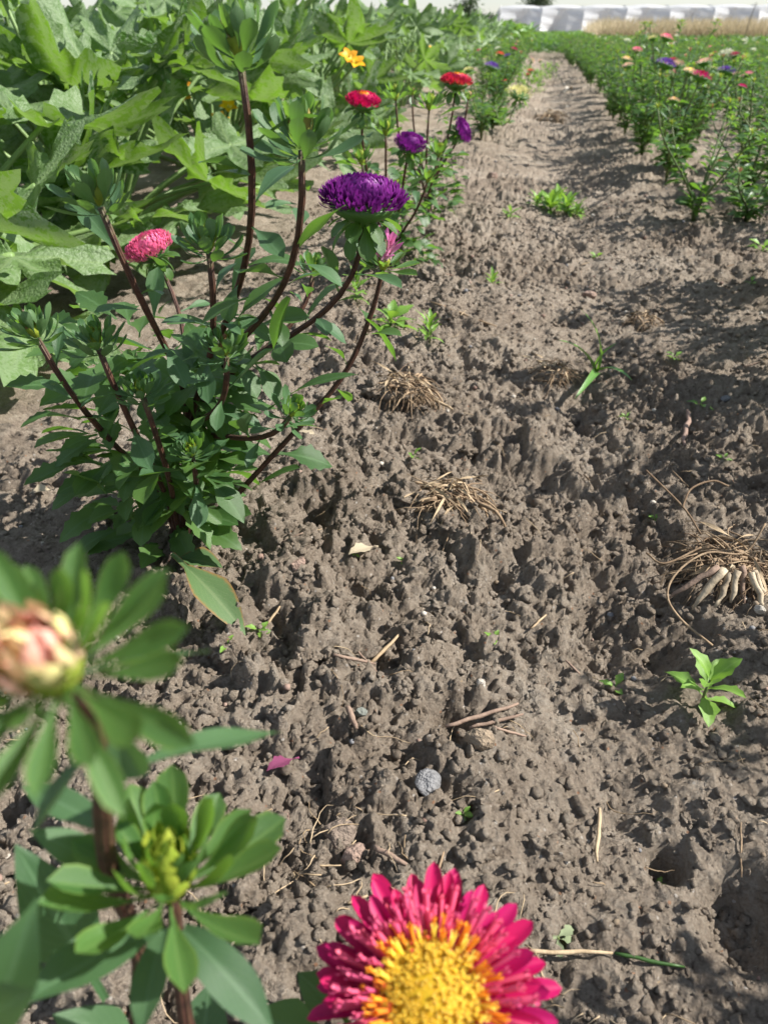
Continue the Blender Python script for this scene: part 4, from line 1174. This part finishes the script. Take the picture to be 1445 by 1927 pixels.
off = Matrix.Translation((0, 0, 0))
roof = Geo()
for s in range(nb_ * 4):
    x0 = tx0 + s * bay / 4; x1 = x0 + bay / 4
    sag = lambda x: .06 * (1 - abs(math.sin((x - tx0) / bay * math.pi))) * 2
    prof = [(0, th_ - .05), (.5, th_ + .1), (1.6, th_ + .16), (3.0, th_ + .1), (3.6, th_ - .05)]
    for (d0, z0), (d1, z1) in zip(prof, prof[1:]):
        roof.add((np.array([(x0, ty + d0, z0 - sag(x0)), (x1, ty + d0, z0 - sag(x1)), (x1, ty + d1, z1 - sag(x1)), (x0, ty + d1, z1 - sag(x0))]), [(0, 1, 2, 3)], np.zeros((4, 2))))
link('roof_film', roof.mesh('roof_film', 'film'), pt, Matrix())
for s in range(nb_):
    x0 = tx0 + s * bay
    wob = rr_.uniform(-.15, .15)
    sb, stp = bay * (.30 + wob * .3), bay * (.58 + wob)
    link('side_curtain', Geo().add(slab([(x0, ty - 1.1, 0), (x0 + sb, ty + .1, 0), (x0 + stp, ty + .1, th_ - .06), (x0 + .1, ty - .3, th_ - .06)])).mesh('side_curtain', 'film'), pt, Matrix())
    link('side_curtain', Geo().add(slab([(x0 + sb, ty + .14, 0), (x0 + bay, ty - 1.06, 0), (x0 + bay + .1, ty - .26, th_ - .08), (x0 + stp, ty + .14, th_ - .08)])).mesh('side_curtain', 'film'), pt, Matrix())
    link('back_film', Geo().add(slab([(x0, ty + 3.55, 0), (x0 + bay, ty + 3.55, 0), (x0 + bay, ty + 3.55, th_ - .08), (x0, ty + 3.55, th_ - .08)])).mesh('back_film', 'film'), pt, Matrix())
    hp = [(x0, ty - .03, 0), (x0, ty - .03, th_ - .1), (x0, ty + .5, th_ + .05), (x0, ty + 1.7, th_ + .11), (x0, ty + 3.1, th_ + .05), (x0, ty + 3.62, th_ - .1), (x0, ty + 3.62, 0)]
    link('hoop', Geo().add(tube(hp, .03, 6)).mesh('hoop', 'metal'), pt, Matrix())
link('end_film', Geo().add(slab([(tx0 - .9, ty + .4, 0), (tx0, ty, 0), (tx0, ty, th_ - .1), (tx0 - .12, ty + 1.4, th_)])).mesh('end_film', 'film'), pt, Matrix())

BLADE = [leaf(1.0, .030, 'blade', 5, 2, 0, .15 + .12 * k, 0, 0, rl) for k in range(4)]
sprigs('dry_grass', 9000, lambda y: (1.6 + (y - 24) * .03, .42 * y), (25, 46), (.0, .08), 'drygrass', 5, .05, .57, 4, BLADE, 'strip of tall pale dry grass in front of the white tunnel', 'grass', (2.0, 6.0))

def bush(name, label, cat, loc, w, h, mat, seed, n=900, ls=.2, trunk_h=.3):
    rnd = random.Random(seed); base_ = Vector(loc)
    o = tag(empty(name, base_), label, cat)
    gt = Geo(); gc = Geo(); ends = []
    gt.add(tube([(0, 0, -.1), (0.02 * w, 0, h * trunk_h), (-.02 * w, .02 * w, h * .6)], [.06 * w, .045 * w, .02 * w], 8))
    for k in range(16):
        a = k * 2.4; r_ = w * .5 * rnd.uniform(.5, 1); z1 = h * rnd.uniform(.45, 1.0)
        s0 = Vector((0, 0, h * rnd.uniform(trunk_h * .5, .5))); e = Vector((math.cos(a) * r_ * (1.15 - .6 * z1 / h), math.sin(a) * r_ * (1.15 - .6 * z1 / h), z1))
        pts = bez(s0, s0.lerp(e, .4) + Vector((0, 0, .05 * h)), e - Vector((0, 0, .1 * h)), e, 6)
        gt.add(tube(pts, [.022 * w * (1 - .13 * i) for i in range(6)], 5)); ends += pts[2:]
    for k in range(n):
        c = rnd.choice(ends); p = c + Vector((rnd.gauss(0, .09 * w), rnd.gauss(0, .09 * w), rnd.gauss(0, .07 * h)))
        p.z = max(p.z, .05)
        a = rnd.random() * 6.28
        gc.add(LOWRES_LEAF[rnd.randrange(4)], mx_dir(p, (math.cos(a), math.sin(a), rnd.uniform(-.4, 1)), (0, 0, 1), rnd.uniform(-1, 1), ls * rnd.uniform(.6, 1.3)))
    link('trunk', gt.mesh('trunk', 'bark'), o, Matrix.Translation(base_))
    link('crown', gc.mesh('crown', mat), o, Matrix.Translation(base_))
bush('bush', 'dark bush rising above the zucchini just left of the tunnel', 'bush', (*(-3.1339, 38.0000, 0.2455)[:2], 0), 1.5, 1.55, 'tree', 1, 1400, .16)
bush('bush', 'low dark shrub between the bush and the tunnel end', 'bush', (*(-2.6793, 44.0000, 0.2141)[:2], 0), 1.5, .95, 'tree', 2, 800, .16)
bush('tree', 'treetop showing above the tunnel roof', 'tree', (*(-0.4757, 115.0000, -0.1603)[:2], 0), 5.2, 3.9, 'tree', 3, 2200, .45, .4)
bush('tree', 'small round tree on the skyline above the zucchini leaves', 'tree', (*(-17.4119, 90.0000, -0.0436)[:2], 0), 2.4, 2.0, 'tree', 4, 900, .3, .3)
bush('tree', 'grey-green tree on the skyline behind the tall aster bud', 'tree', (*(-23.8321, 60.0000, 0.1095)[:2], 0), 4.5, 3.2, 'tree', 5, 1600, .35, .3)
bush('bush', 'plum-coloured shrub at the foot of the tunnel end', 'bush', (*(-1.4218, 46.0000, 0.0663)[:2], 0), .95, .62, 'plumbush', 6, 700, .10)
for px, nm, lb in (((5.3508, 34.0000, 0.2747), 'tall_weed', 'dark seeded weed stalk standing in the dry grass'), ((5.2198, 24.0000, 0.3276), 'tall_weed', 'tall dark dock stalk at the right edge of the dry grass')):
    rnd = random.Random(int(px[0] * 100)); h = .95 if 'dock' in lb else .85
    o = tag(empty(nm, (px[0], px[1], 0)), lb, 'weed')
    link('stem', Geo().add(tube([(0, 0, 0), (.02, 0, h * .5), (.10, 0, h)], .008, 6)).mesh('stem', 'bark'), o, Matrix.Translation(o.location))
    g = Geo()
    for q in range(70):
        t = rnd.uniform(.35, 1.0); a = rnd.random() * 6.28
        g.add(LOWRES_LEAF[q % 4], mx_dir((.02 + .08 * max(0, t * 2 - 1) + rnd.gauss(0, .025), rnd.gauss(0, .025), h * t), (math.cos(a), math.sin(a), .6), (0, 0, 1), 0, .05))
    link('seed_head', g.mesh('seed_head', 'bark'), o, Matrix.Translation(o.location))
q = (-14.7445, 75.0000, 0.0385)
o = tag(empty('pipe_frame', (q[0], q[1], 0)), 'thin bare pipe frame on the skyline left of the bush', 'frame')
for k in range(5):
    link('post', Geo().add(tube([(k * 1.75, 0, 0), (k * 1.75, 0, 1.62)], .018, 6)).mesh('post', 'metal'), o, Matrix.Translation(o.location))
link('rail', Geo().add(tube([(-.1, 0, 1.55), (3.5, 0, 1.60), (7.1, 0, 1.63)], .02, 6)).mesh('rail', 'metal'), o, Matrix.Translation(o.location))

# ------------------------------------------------------------------ weeds and seedlings on the path
WEED = variants(5, 'weed', L=1.0, W=(0.42, 0.55), kind='ovate', n=9, m=5, bend=(0.1, 0.5), fold=(0.15, 0.4), wav=0.025, teeth=1)
WEEDN = variants(5, 'weed', L=1.0, W=(0.22, 0.32), kind='lance', n=9, m=5, bend=(0.1, 0.5), fold=(0.2, 0.4), wav=0.02, teeth=1)
GREY = variants(5, 'weed_grey', L=1.0, W=(0.55, 0.7), kind='ovate', n=9, m=5, bend=(0.2, 0.6), fold=(0.15, 0.3), wav=0.04, teeth=1)
def weed(name, label, xy, n, size, seed, pool=WEED, tilt=(25, 80), h=.02, group=None, cat='weed'):
    rnd = random.Random(seed); x, y = xy; z = gmax(x, y, .006) - .003
    o = tag(empty(name, (x, y, z)), label, cat, group)
    B = Vector((x, y, z))
    link('stem', Geo().add(tube([(0, 0, -.004), (rnd.uniform(-.1, .1) * h, rnd.uniform(-.1, .1) * h, h * .6), (0, 0, h)], [.0013, .0012, .0007], 6)).mesh('stem', 'stem_green'), o, Matrix.Translation(B))
    for k in range(n):
        a = k * 2.39996 + rnd.uniform(-.3, .3); u = (k + .5) / n; t = R(tilt[1] + (tilt[0] - tilt[1]) * u)
        d = Vector((math.sin(t) * math.cos(a), math.sin(t) * math.sin(a), math.cos(t)))
        link('leaf', pool[rnd.randrange(5)][1], o, mx_dir(B + Vector((0, 0, h * (.25 + .75 * u))), d, (0, 0, 1), rnd.uniform(-.3, .3), size * rnd.uniform(.75, 1.15)))
    return o
weed('weed_plant', 'bright green broad-leaved weed at the foot of the aster row', (-0.2001, 1.2005), 12, .046, 1, WEED, (20, 85), .012)
weed('weed_plant', 'upright bright green weed right of the broad-leaved one', (-0.1259, 1.1256), 13, .033, 2, WEEDN, (12, 70), .034)
weed('weed_plant', 'small bright green weed alone on the upper path', (-0.0455, 1.5173), 7, .026, 3, WEEDN, (12, 65), .016)
weed('weed_plant', 'fresh green weed with rounded leaves at the lower right', (0.1812, 0.4539), 10, .034, 4, WEED, (15, 80), .030)
weed('weed_plant', 'dusty grey-green flattened weed right of the large crimson bloom', (0.0646, 0.2535), 5, .017, 5, GREY, (70, 88), .004)
weed('weed_plant', 'leafy weed left of the path under the pale yellow bloom', (-0.1485, 4.4981), 14, .060, 6, WEED, (15, 75), .05)
weed('weed_plant', 'yellowish weed tuft under the left row beside the path', (-0.2576, 4.4283), 14, .055, 7, WEED, (15, 75), .06)
weed('weed_plant', 'ferny green weed beneath the half-open pink bud', (-0.2861, 1.3330), 16, .036, 8, WEEDN, (15, 80), .05)
for k, (xy, n, s) in enumerate([((0.0806, 2.3705), 26, .060), ((0.1272, 2.3330), 22, .055), ((0.0418, 2.3950), 18, .045), ((0.1057, 2.4713), 20, .05), ((0.1549, 2.3083), 14, .04), ((-0.0316, 2.2322), 8, .04)]):
    weed('weed_tuft', 'low green weed tuft spreading across the middle of the path', xy, n, s, 20 + k, WEEDN, (15, 80), .02, 'weed tufts in the middle of the path')
for k, (xy, h_) in enumerate([((-0.1073, 7.2236), .16), ((0.0003, 6.9426), .15), ((0.1231, 8.5864), .14)]):
    rnd = random.Random(k)
    o = tag(empty('feathery_weed', (*xy, 0)), 'feathery light green weed standing in the far path', 'weed', 'feathery weeds in the far path')
    g = Geo()
    for q in range(90):
        a = rnd.random() * 6.28; t = rnd.random()
        g.add(LOWRES_LANCE[q % 4], mx_dir((rnd.gauss(0, .04), rnd.gauss(0, .04), h_ * t), (math.cos(a), math.sin(a), 1.2), (0, 0, 1), 0, .05))
    tag(link('foliage', g.mesh('foliage', 'weed'), o, Matrix.Translation(o.location)), kind='stuff')
# the grass seedling: four arching blades
x, y = (0.1370, 1.1405); z = gz(x, y); o = tag(empty('grass_tuft', (x, y, z)), 'young grass plant with four arching blades on the path', 'grass')
for tip, W, up in [((0.0992, 1.1192, 0.0981), .017, (1, 0, .4)), ((0.0712, 1.1180, 0.0491), .018, (0, 0, 1)), ((0.0989, 1.0069, 0.0027), .016, (.5, 0, 1)), ((0.1823, 1.0657, 0.0142), .014, (0, 0, 1)), ((0.1642, 1.1419, 0.0422), .013, (0, 0, 1))]:
    p0 = Vector((x, y, z + .004)); p1 = Vector(tip); p1.z = max(p1.z, z + .008)
    L_ = (p1 - p0).length; gg = leaf(1, W / L_, 'blade', 12, 3, .5, .55, .0, 0, rl); tp = Vector(gg[0][-2]); th = math.atan2(tp.z, tp.y)
    link('blade', Geo().add(gg).mesh('blade', 'grass'), o, mx_dir(p0, p1 - p0, up, 0, L_ / tp.length) @ Matrix.Rotation(-th, 4, 'X'))
SEED = [((-0.1040, 0.8017), .014), ((-0.0852, 0.5927), .009), ((-0.1900, 0.4540), .013), ((-0.2077, 0.4246), .012), ((0.1168, 0.4748), .014), ((-0.0003, 0.3146), .008), ((0.0115, 0.4964), .010), ((0.2682, 1.2138), .020), ((0.1879, 1.8866), .022), ((0.2813, 1.0486), .020),
        ((0.1719, 0.9933), .012), ((0.1839, 0.7486), .012), ((0.2735, 0.8573), .012), ((0.1310, 0.7450), .012), ((0.1350, 0.3126), .010), ((-0.1338, 0.5814), .008), ((-0.2088, 1.6829), .018), ((0.5609, 1.9124), .04), ((0.4551, 1.5626), .02)]
for k, (xy, s) in enumerate(SEED):
    weed('seedling', 'tiny green seedling sprouting from bare soil', xy, 4 + k % 3, s, 60 + k, WEED, (35, 80), s * .4, 'tiny seedlings on the bare soil', 'seedling')

# ------------------------------------------------------------------ stones
STONES = [  # label, pixel-free ground position, radius, material, squash
    ('tan rounded pebble half in shade, right of the earth hollow', (0.0062, 0.3690), .0115, 'stone_tan', .85),
    ('blue-grey angular stone below the tan pebble', (-0.0266, 0.3323), .0115, 'stone_grey', .6),
    ('brown faceted stone above the large crimson bloom', (-0.0798, 0.2844), .0125, 'stone_brown', .7),
    ('pinkish stone touching the brown faceted one', (-0.0691, 0.2717), .0100, 'stone_pink', .7),
    ('small white pebble on the soil mound', (0.0039, 0.4396), .0050, 'stone_white', .9),
    ('small grey-green pebble under the left clod', (-0.0843, 0.3779), .0050, 'stone_green', .8),
    ('white stone chip beside the long aster leaf', (-0.2166, 0.3391), .0062, 'stone_white', .6),
    ('pale rounded stone on the upper path behind the grass plant', (0.1492, 1.5553), .0155, 'stone_pink', .8),
    ('rosy flat stone left of the earth hollow', (-0.1731, 0.5235), .0085, 'stone_pink', .6),
    ('tiny white pebble right of the root mass', (-0.0185, 0.7567), .0040, 'stone_white', .8),
    ('dark slate chip near the right edge', (0.3199, 1.0705), .0090, 'stone_grey', .5),
    ('flat tan stone beside the arching aster stem', (-0.2341, 1.1615), .0110, 'stone_tan', .6),
    ('pale pebble at the right edge above the weed', (0.2465, 0.5629), .0055, 'stone_white', .8),
    ('tiny white pebble on the bare lower right soil', (0.0697, 0.2981), .0034, 'stone_white', .8),
    ('small rosy pebble below the plum leaf', (-0.1210, 0.2933), .0042, 'stone_pink', .7),
    ('tan stone standing upright beside the left row', (-0.1148, 2.8112), .0200, 'stone_pink', 1.2),
]
def chipped(seed, planes, sq):
    v, f, uv = lump(4, seed, .20, 1.0, .9)
    rnd = np.random.RandomState(seed)
    for q in range(planes):
        n_ = rnd.normal(size=3); n_ /= np.linalg.norm(n_); o_ = rnd.uniform(.58, .86)
        over = np.maximum(0, v @ n_ - o_); v = v - over[:, None] * n_ * .97
    return v * np.array([1.0, rnd.uniform(.7, .95), sq]), f, uv
for k, (lb, (x, y), r_, mt, sq) in enumerate(STONES):
    me_ = Geo().add(chipped(90 + k, 10 if mt in ('stone_grey', 'stone_brown', 'stone_pink') else 5, sq)).mesh('stone', mt)
    o = link('stone', me_, None, Matrix.Translation((x, y, gmax(x, y, r_ * .7) + r_ * sq * .38)) @ Matrix.Rotation(k * 1.3, 4, 'Z') @ Matrix.Rotation(.25, 4, 'X') @ Matrix.Scale(r_, 4))
    tag(o, lb, 'stone')

# ------------------------------------------------------------------ dry roots, straw, twigs, fallen leaves
def strand(rnd, p0, a, ln, rise, r0, n=9, wob=.18):
    pts = [Vector(p0)]; d = Vector((math.cos(a), math.sin(a), rise)).normalized()
    for i in range(n):
        d = (d + Vector((rnd.gauss(0, wob), rnd.gauss(0, wob), rnd.gauss(0, wob * .6) - .16))).normalized()
        q = pts[-1] + d * ln / n
        pts.append(q)
    return tube(pts, [r0 * (1 - .8 * i / n) for i in range(n + 1)], 4)
def root_clump(label, xy, size, seed, n=120, flatblades=16, lean=0.0, thick=1.0):
    rnd = random.Random(seed); x, y = xy; z = gmax(x, y, size * .4)
    B = Vector((x, y, z))
    o = tag(empty('root_clump', B), label, 'root clump')
    g = Geo()
    for k in range(n * 2):
        a = rnd.random() * 6.28 if rnd.random() > lean else rnd.gauss(-.6, .7)
        p0 = (rnd.gauss(0, size * .22), rnd.gauss(0, size * .20), size * rnd.uniform(.02, .32))
        g.add(strand(rnd, p0, a, size * rnd.uniform(.5, 1.15), rnd.uniform(-.25, .40), (.00085 if k % 5 else .0019) * thick * rnd.uniform(.6, 1.4)), None, 0)
    tag(link('root_mat', g.mesh('root_mat', 'root'), o, Matrix.Translation(B)), kind='stuff')
    cl = link('earth_ball', Geo().add(lump(3, seed, .4, .45, 1.4)).mesh('earth_ball', 'soil'), o, Matrix.Translation(B + Vector((0, 0, size * .02))) @ Matrix.Scale(size * .50, 4))
    for k in range(flatblades):
        a = rnd.random() * 6.28
        lf = leaf(1, .055, 'lance', 9, 3, .5, rnd.uniform(.2, .9), .03, 0, rnd, rnd.uniform(-1.2, 1.2))
        link('dry_blade', Geo().add(lf).mesh('dry_blade', 'straw'), o, mx_dir(B + Vector((rnd.gauss(0, size * .15), rnd.gauss(0, size * .15), size * rnd.uniform(.25, .4))), (math.cos(a), math.sin(a), rnd.uniform(0, .7)), (0, 0, 1), rnd.uniform(-.6, .6), size * rnd.uniform(.45, .9)))
    return o
root_clump('upturned dry root clump behind the earth hollow, beside the aster', (-0.1376, 0.9422), .062, 1, 110, 14, .4)
root_clump('large dry root mass with curled straw blades at the centre of the soil', (-0.0506, 0.6961), .070, 2, 190, 18, .3)
root_clump('small pale root clump left of the young grass plant', (0.0708, 1.1114), .058, 3, 70, 12, .2)
root_clump('flat straw-coloured root tuft far up the path', (0.1093, 4.9906), .14, 4, 60, 22, .1, 2.2)
root_clump('faint dry root tuft above the young grass plant', (0.2347, 1.3648), .045, 8, 50, 6, .1)
st = root_clump('torn-out stump with bleached stalk stubs and wiry roots at the right edge', (0.2420, 0.6301), .085, 5, 240, 4, .0, 1.0)
rnd = random.Random(8); B = Vector(st.location)
crown = Vector((0.2286, 0.5951, 0.0250))
for k in range(7):
    a_ = R(208 + k * 17 + rnd.uniform(-9, 9)); ln = rnd.uniform(.030, .056)
    d_ = Vector((math.cos(a_), math.sin(a_), -rnd.uniform(.5, 1.3))).normalized()
    p0 = crown + d_ * .004 + Vector(((k - 3) * .0045, rnd.gauss(0, .004), .006)); r_ = rnd.uniform(.0026, .0046)
    pts = [p0 + d_ * ln * i / 6 + Vector((rnd.gauss(0, .0008), rnd.gauss(0, .0008), rnd.gauss(0, .0008))) for i in range(7)]
    link('stalk_stub', Geo().add(tube(pts, [r_ * q for q in (1.0, 1.0, .9, .96, .8, .62, .3)], 6)).mesh('stalk_stub', 'stalk' if k not in (0, 4) else 'twig'), st, Matrix())
wire = Geo()
for path in [[(0.2548, 0.6330, 0.0566), (0.2377, 0.6145, 0.0335), (0.2001, 0.5997, 0.0395), (0.1724, 0.5771, 0.0311), (0.1624, 0.5553, 0.0192), (0.1724, 0.5334, 0.0111), (0.1978, 0.5136, 0.0020)], [(0.1584, 0.7320, 0.0485), (0.1918, 0.6814, 0.0366), (0.2037, 0.6433, 0.0310)], [(0.1907, 0.6812, 0.0366), (0.2006, 0.7023, 0.0474), (0.2245, 0.7198, 0.0492), (0.2416, 0.7197, 0.0445)], [(0.1994, 0.6188, 0.0318), (0.1643, 0.5960, 0.0251), (0.1481, 0.6069, 0.0276)]]:
    wire.add(tube(smooth_path([Vector(p) for p in path], 30), .0011, 5))
link('long_root', wire.mesh('long_root', 'root'), st, Matrix())

def lay(name, label, cat, a, b, r_, mat, group=None, sides=6, seed=0, lift=1.0):
    rnd = random.Random(seed); a = Vector((*a, 0)); b = Vector((*b, 0)); pts = []
    za, zb = gmax(a.x, a.y), gmax(b.x, b.y)
    zm = max(gz(*(a.lerp(b, t).to_2d())) - (za + (zb - za) * t) for t in (.25, .5, .75))
    dz = max(0, zm) * .8
    for i in range(7):
        p = a.lerp(b, i / 6); L_ = (b - a).length
        pts.append(Vector((p.x + rnd.gauss(0, L_ * .012), p.y + rnd.gauss(0, L_ * .012), za + (zb - za) * i / 6 + dz + r_ * lift + .0015)))
    o = link(name, Geo().add(tube(pts, [r_ * q for q in (.7, 1, .95, 1.05, .9, .8, .5)], sides)).mesh(name, mat))
    return tag(o, label, cat, group)
lay('twig', 'grey-brown twig lying across the hollow left of the tan pebble', 'twig', (-0.0213, 0.3843), (0.0342, 0.4212), .0018, 'twig', seed=1)
lay('twig', 'second grey twig just below the first, near the tan pebble', 'twig', (-0.0034, 0.3896), (0.0386, 0.4092), .0016, 'twig', seed=2)
lay('straw_stalk', 'pale straw stalk lying right of the large crimson bloom', 'straw', (0.0417, 0.2369), (0.0958, 0.2476), .0014, 'straw', seed=3)
lay('green_stalk', 'green stalk lying at the end of the pale straw', 'stalk', (0.0973, 0.2467), (0.1377, 0.2465), .0012, 'leaf', seed=4)
lay('straw_stalk', 'short blond straw bent in the earth hollow', 'straw', (-0.0923, 0.4513), (-0.0712, 0.4839), .0018, 'straw', seed=5)
lay('twig', 'thin dark twig slanting into the earth hollow', 'twig', (-0.1139, 0.4587), (-0.0802, 0.4284), .0009, 'twig', seed=6)
lay('twig', 'short twig lying level beneath the blond straw', 'twig', (-0.1154, 0.4210), (-0.0823, 0.4299), .0015, 'twig', seed=7)
lay('straw_stalk', 'upright-looking straw on the right slope above the crimson bloom', 'straw', (0.0955, 0.3486), (0.0904, 0.3047), .0016, 'straw', seed=8)
lay('twig', 'bark-coloured chip standing by the grey-green pebble', 'twig', (-0.0942, 0.3751), (-0.0838, 0.3591), .0024, 'twig', seed=9)
lay('straw_stalk', 'thick pale stalk beside the root clump behind the hollow', 'straw', (-0.1077, 0.9440), (-0.0673, 0.9137), .0022, 'straw', seed=10)
lay('root', 'long thin root trailing over the soil right of the upright weed', 'root', (-0.1453, 1.3124), (-0.0273, 1.2627), .0018, 'root', seed=11)
lay('root', 'carrot-like orange root with a thin tail on the right path', 'root', (0.2631, 1.0272), (0.2281, 0.8770), .0034, 'stone_pink', seed=12)
lay('twig', 'dead stem fragment by the crimson bloom rim', 'twig', (-0.0544, 0.2735), (-0.0321, 0.2647), .0020, 'twig', seed=13)
rs2 = random.Random(44); NSTRAW = 46
for k in range(NSTRAW):
    y = .18 + 1.9 * rs2.random() ** 1.5; x = -.42 + rs2.random() * (.72 + .12 * y); a = rs2.random() * 3.14; L_ = rs2.uniform(.010, .032)
    lay('straw_bit', 'short pale straw fragment scattered on the crumbly soil', 'straw', (x, y), (x + math.cos(a) * L_, y + math.sin(a) * L_), rs2.uniform(.0006, .0014), rs2.choice(['straw', 'straw', 'twig', 'root']), 'straw fragments scattered on the soil', 5, k)
hair = Geo()
for k in range(260):
    y = .16 + 1.9 * rs2.random() ** 1.6; x = -.45 + rs2.random() * (.75 + .12 * y)
    hair.add(strand(rs2, (x, y, gz(x, y) + .003), rs2.random() * 6.28, rs2.uniform(.02, .05), .12, .00045, 8, .3))
for k in range(60):
    x, y = (rs2.gauss(-.09, .025), rs2.gauss(.27, .03)) if k < 35 else (rs2.gauss(.04, .03), rs2.gauss(.21, .02))
    hair.add(strand(rs2, (x, y, gz(x, y) + .004), rs2.random() * 6.28, rs2.uniform(.02, .05), .15, .0005, 8, .3))
tag(link('root_hair_litter', hair.mesh('root_hair_litter', 'straw')), 'fine hair-like root fibres strewn over the soil', 'root fibres', None, 'stuff')
pebs = Geo(); pl_ = [lump(1, 140 + k, .2, .75, 1) for k in range(5)]
for k in range(420):
    y = .16 + 3.2 * rs2.random() ** 1.6; x = -.5 + rs2.random() * (.85 + .15 * y); r_ = rs2.uniform(.0012, .003) * (1 + .5 * y)
    pebs.add(pl_[k % 5], Matrix.Translation((x, y, gz(x, y) + r_ * .4)) @ Matrix.Rotation(k, 4, 'Z') @ Matrix.Scale(r_, 4), k % 4)
tag(link('grit', pebs.mesh('grit', 'stone_white', 'stone_tan', 'stone_pink', 'stone_grey')), 'fine pale grit mixed into the soil', 'grit', None, 'stuff')
def fallen(label, a, b, W, mat, kind='ovate', roll=0, bend=.3, name='fallen_leaf'):
    p0 = Vector((*a, gmax(*a) + .006)); p1 = Vector((*b, gmax(*b) + .008)); L_ = (p1 - p0).length
    gg = leaf(1, W / L_, kind, 12, 7, .35, bend, .03, 1, rl); tp = Vector(gg[0][-4]); th = math.atan2(tp.z, tp.y)
    o = link(name, Geo().add(gg).mesh(name, mat), None, mx_dir(p0, p1 - p0, (0, 0, 1), roll, L_ / tp.length) @ Matrix.Rotation(-th, 4, 'X'))
    tag(o, label, 'leaf')
fallen('small plum-purple fallen leaf on the soil', (-0.1207, 0.3332), (-0.1399, 0.3150), .014, 'plumleaf', 'ovate', .3)
fallen('pale dry curled leaf in front of the earth hollow', (-0.1111, 0.5973), (-0.1366, 0.5694), .016, 'dryleaf')
fallen('cream withered scrap on the soil left of the aster', (-0.5147, 0.6254), (-0.4940, 0.6348), .02, 'dryleaf')
fallen('dry beige leaf beneath the bud on the right stem', (-0.2225, 0.7905), (-0.2474, 0.7932), .014, 'dryleaf')
fallen('pale paper-like scrap far up the path', (0.2350, 6.9268), (0.3102, 7.1743), .05, 'stone_white')
fallen('white scrap near the straw tuft far up the path', (0.2349, 5.5883), (0.2028, 5.6588), .03, 'stone_white')
print('objects', len(bpy.data.objects))
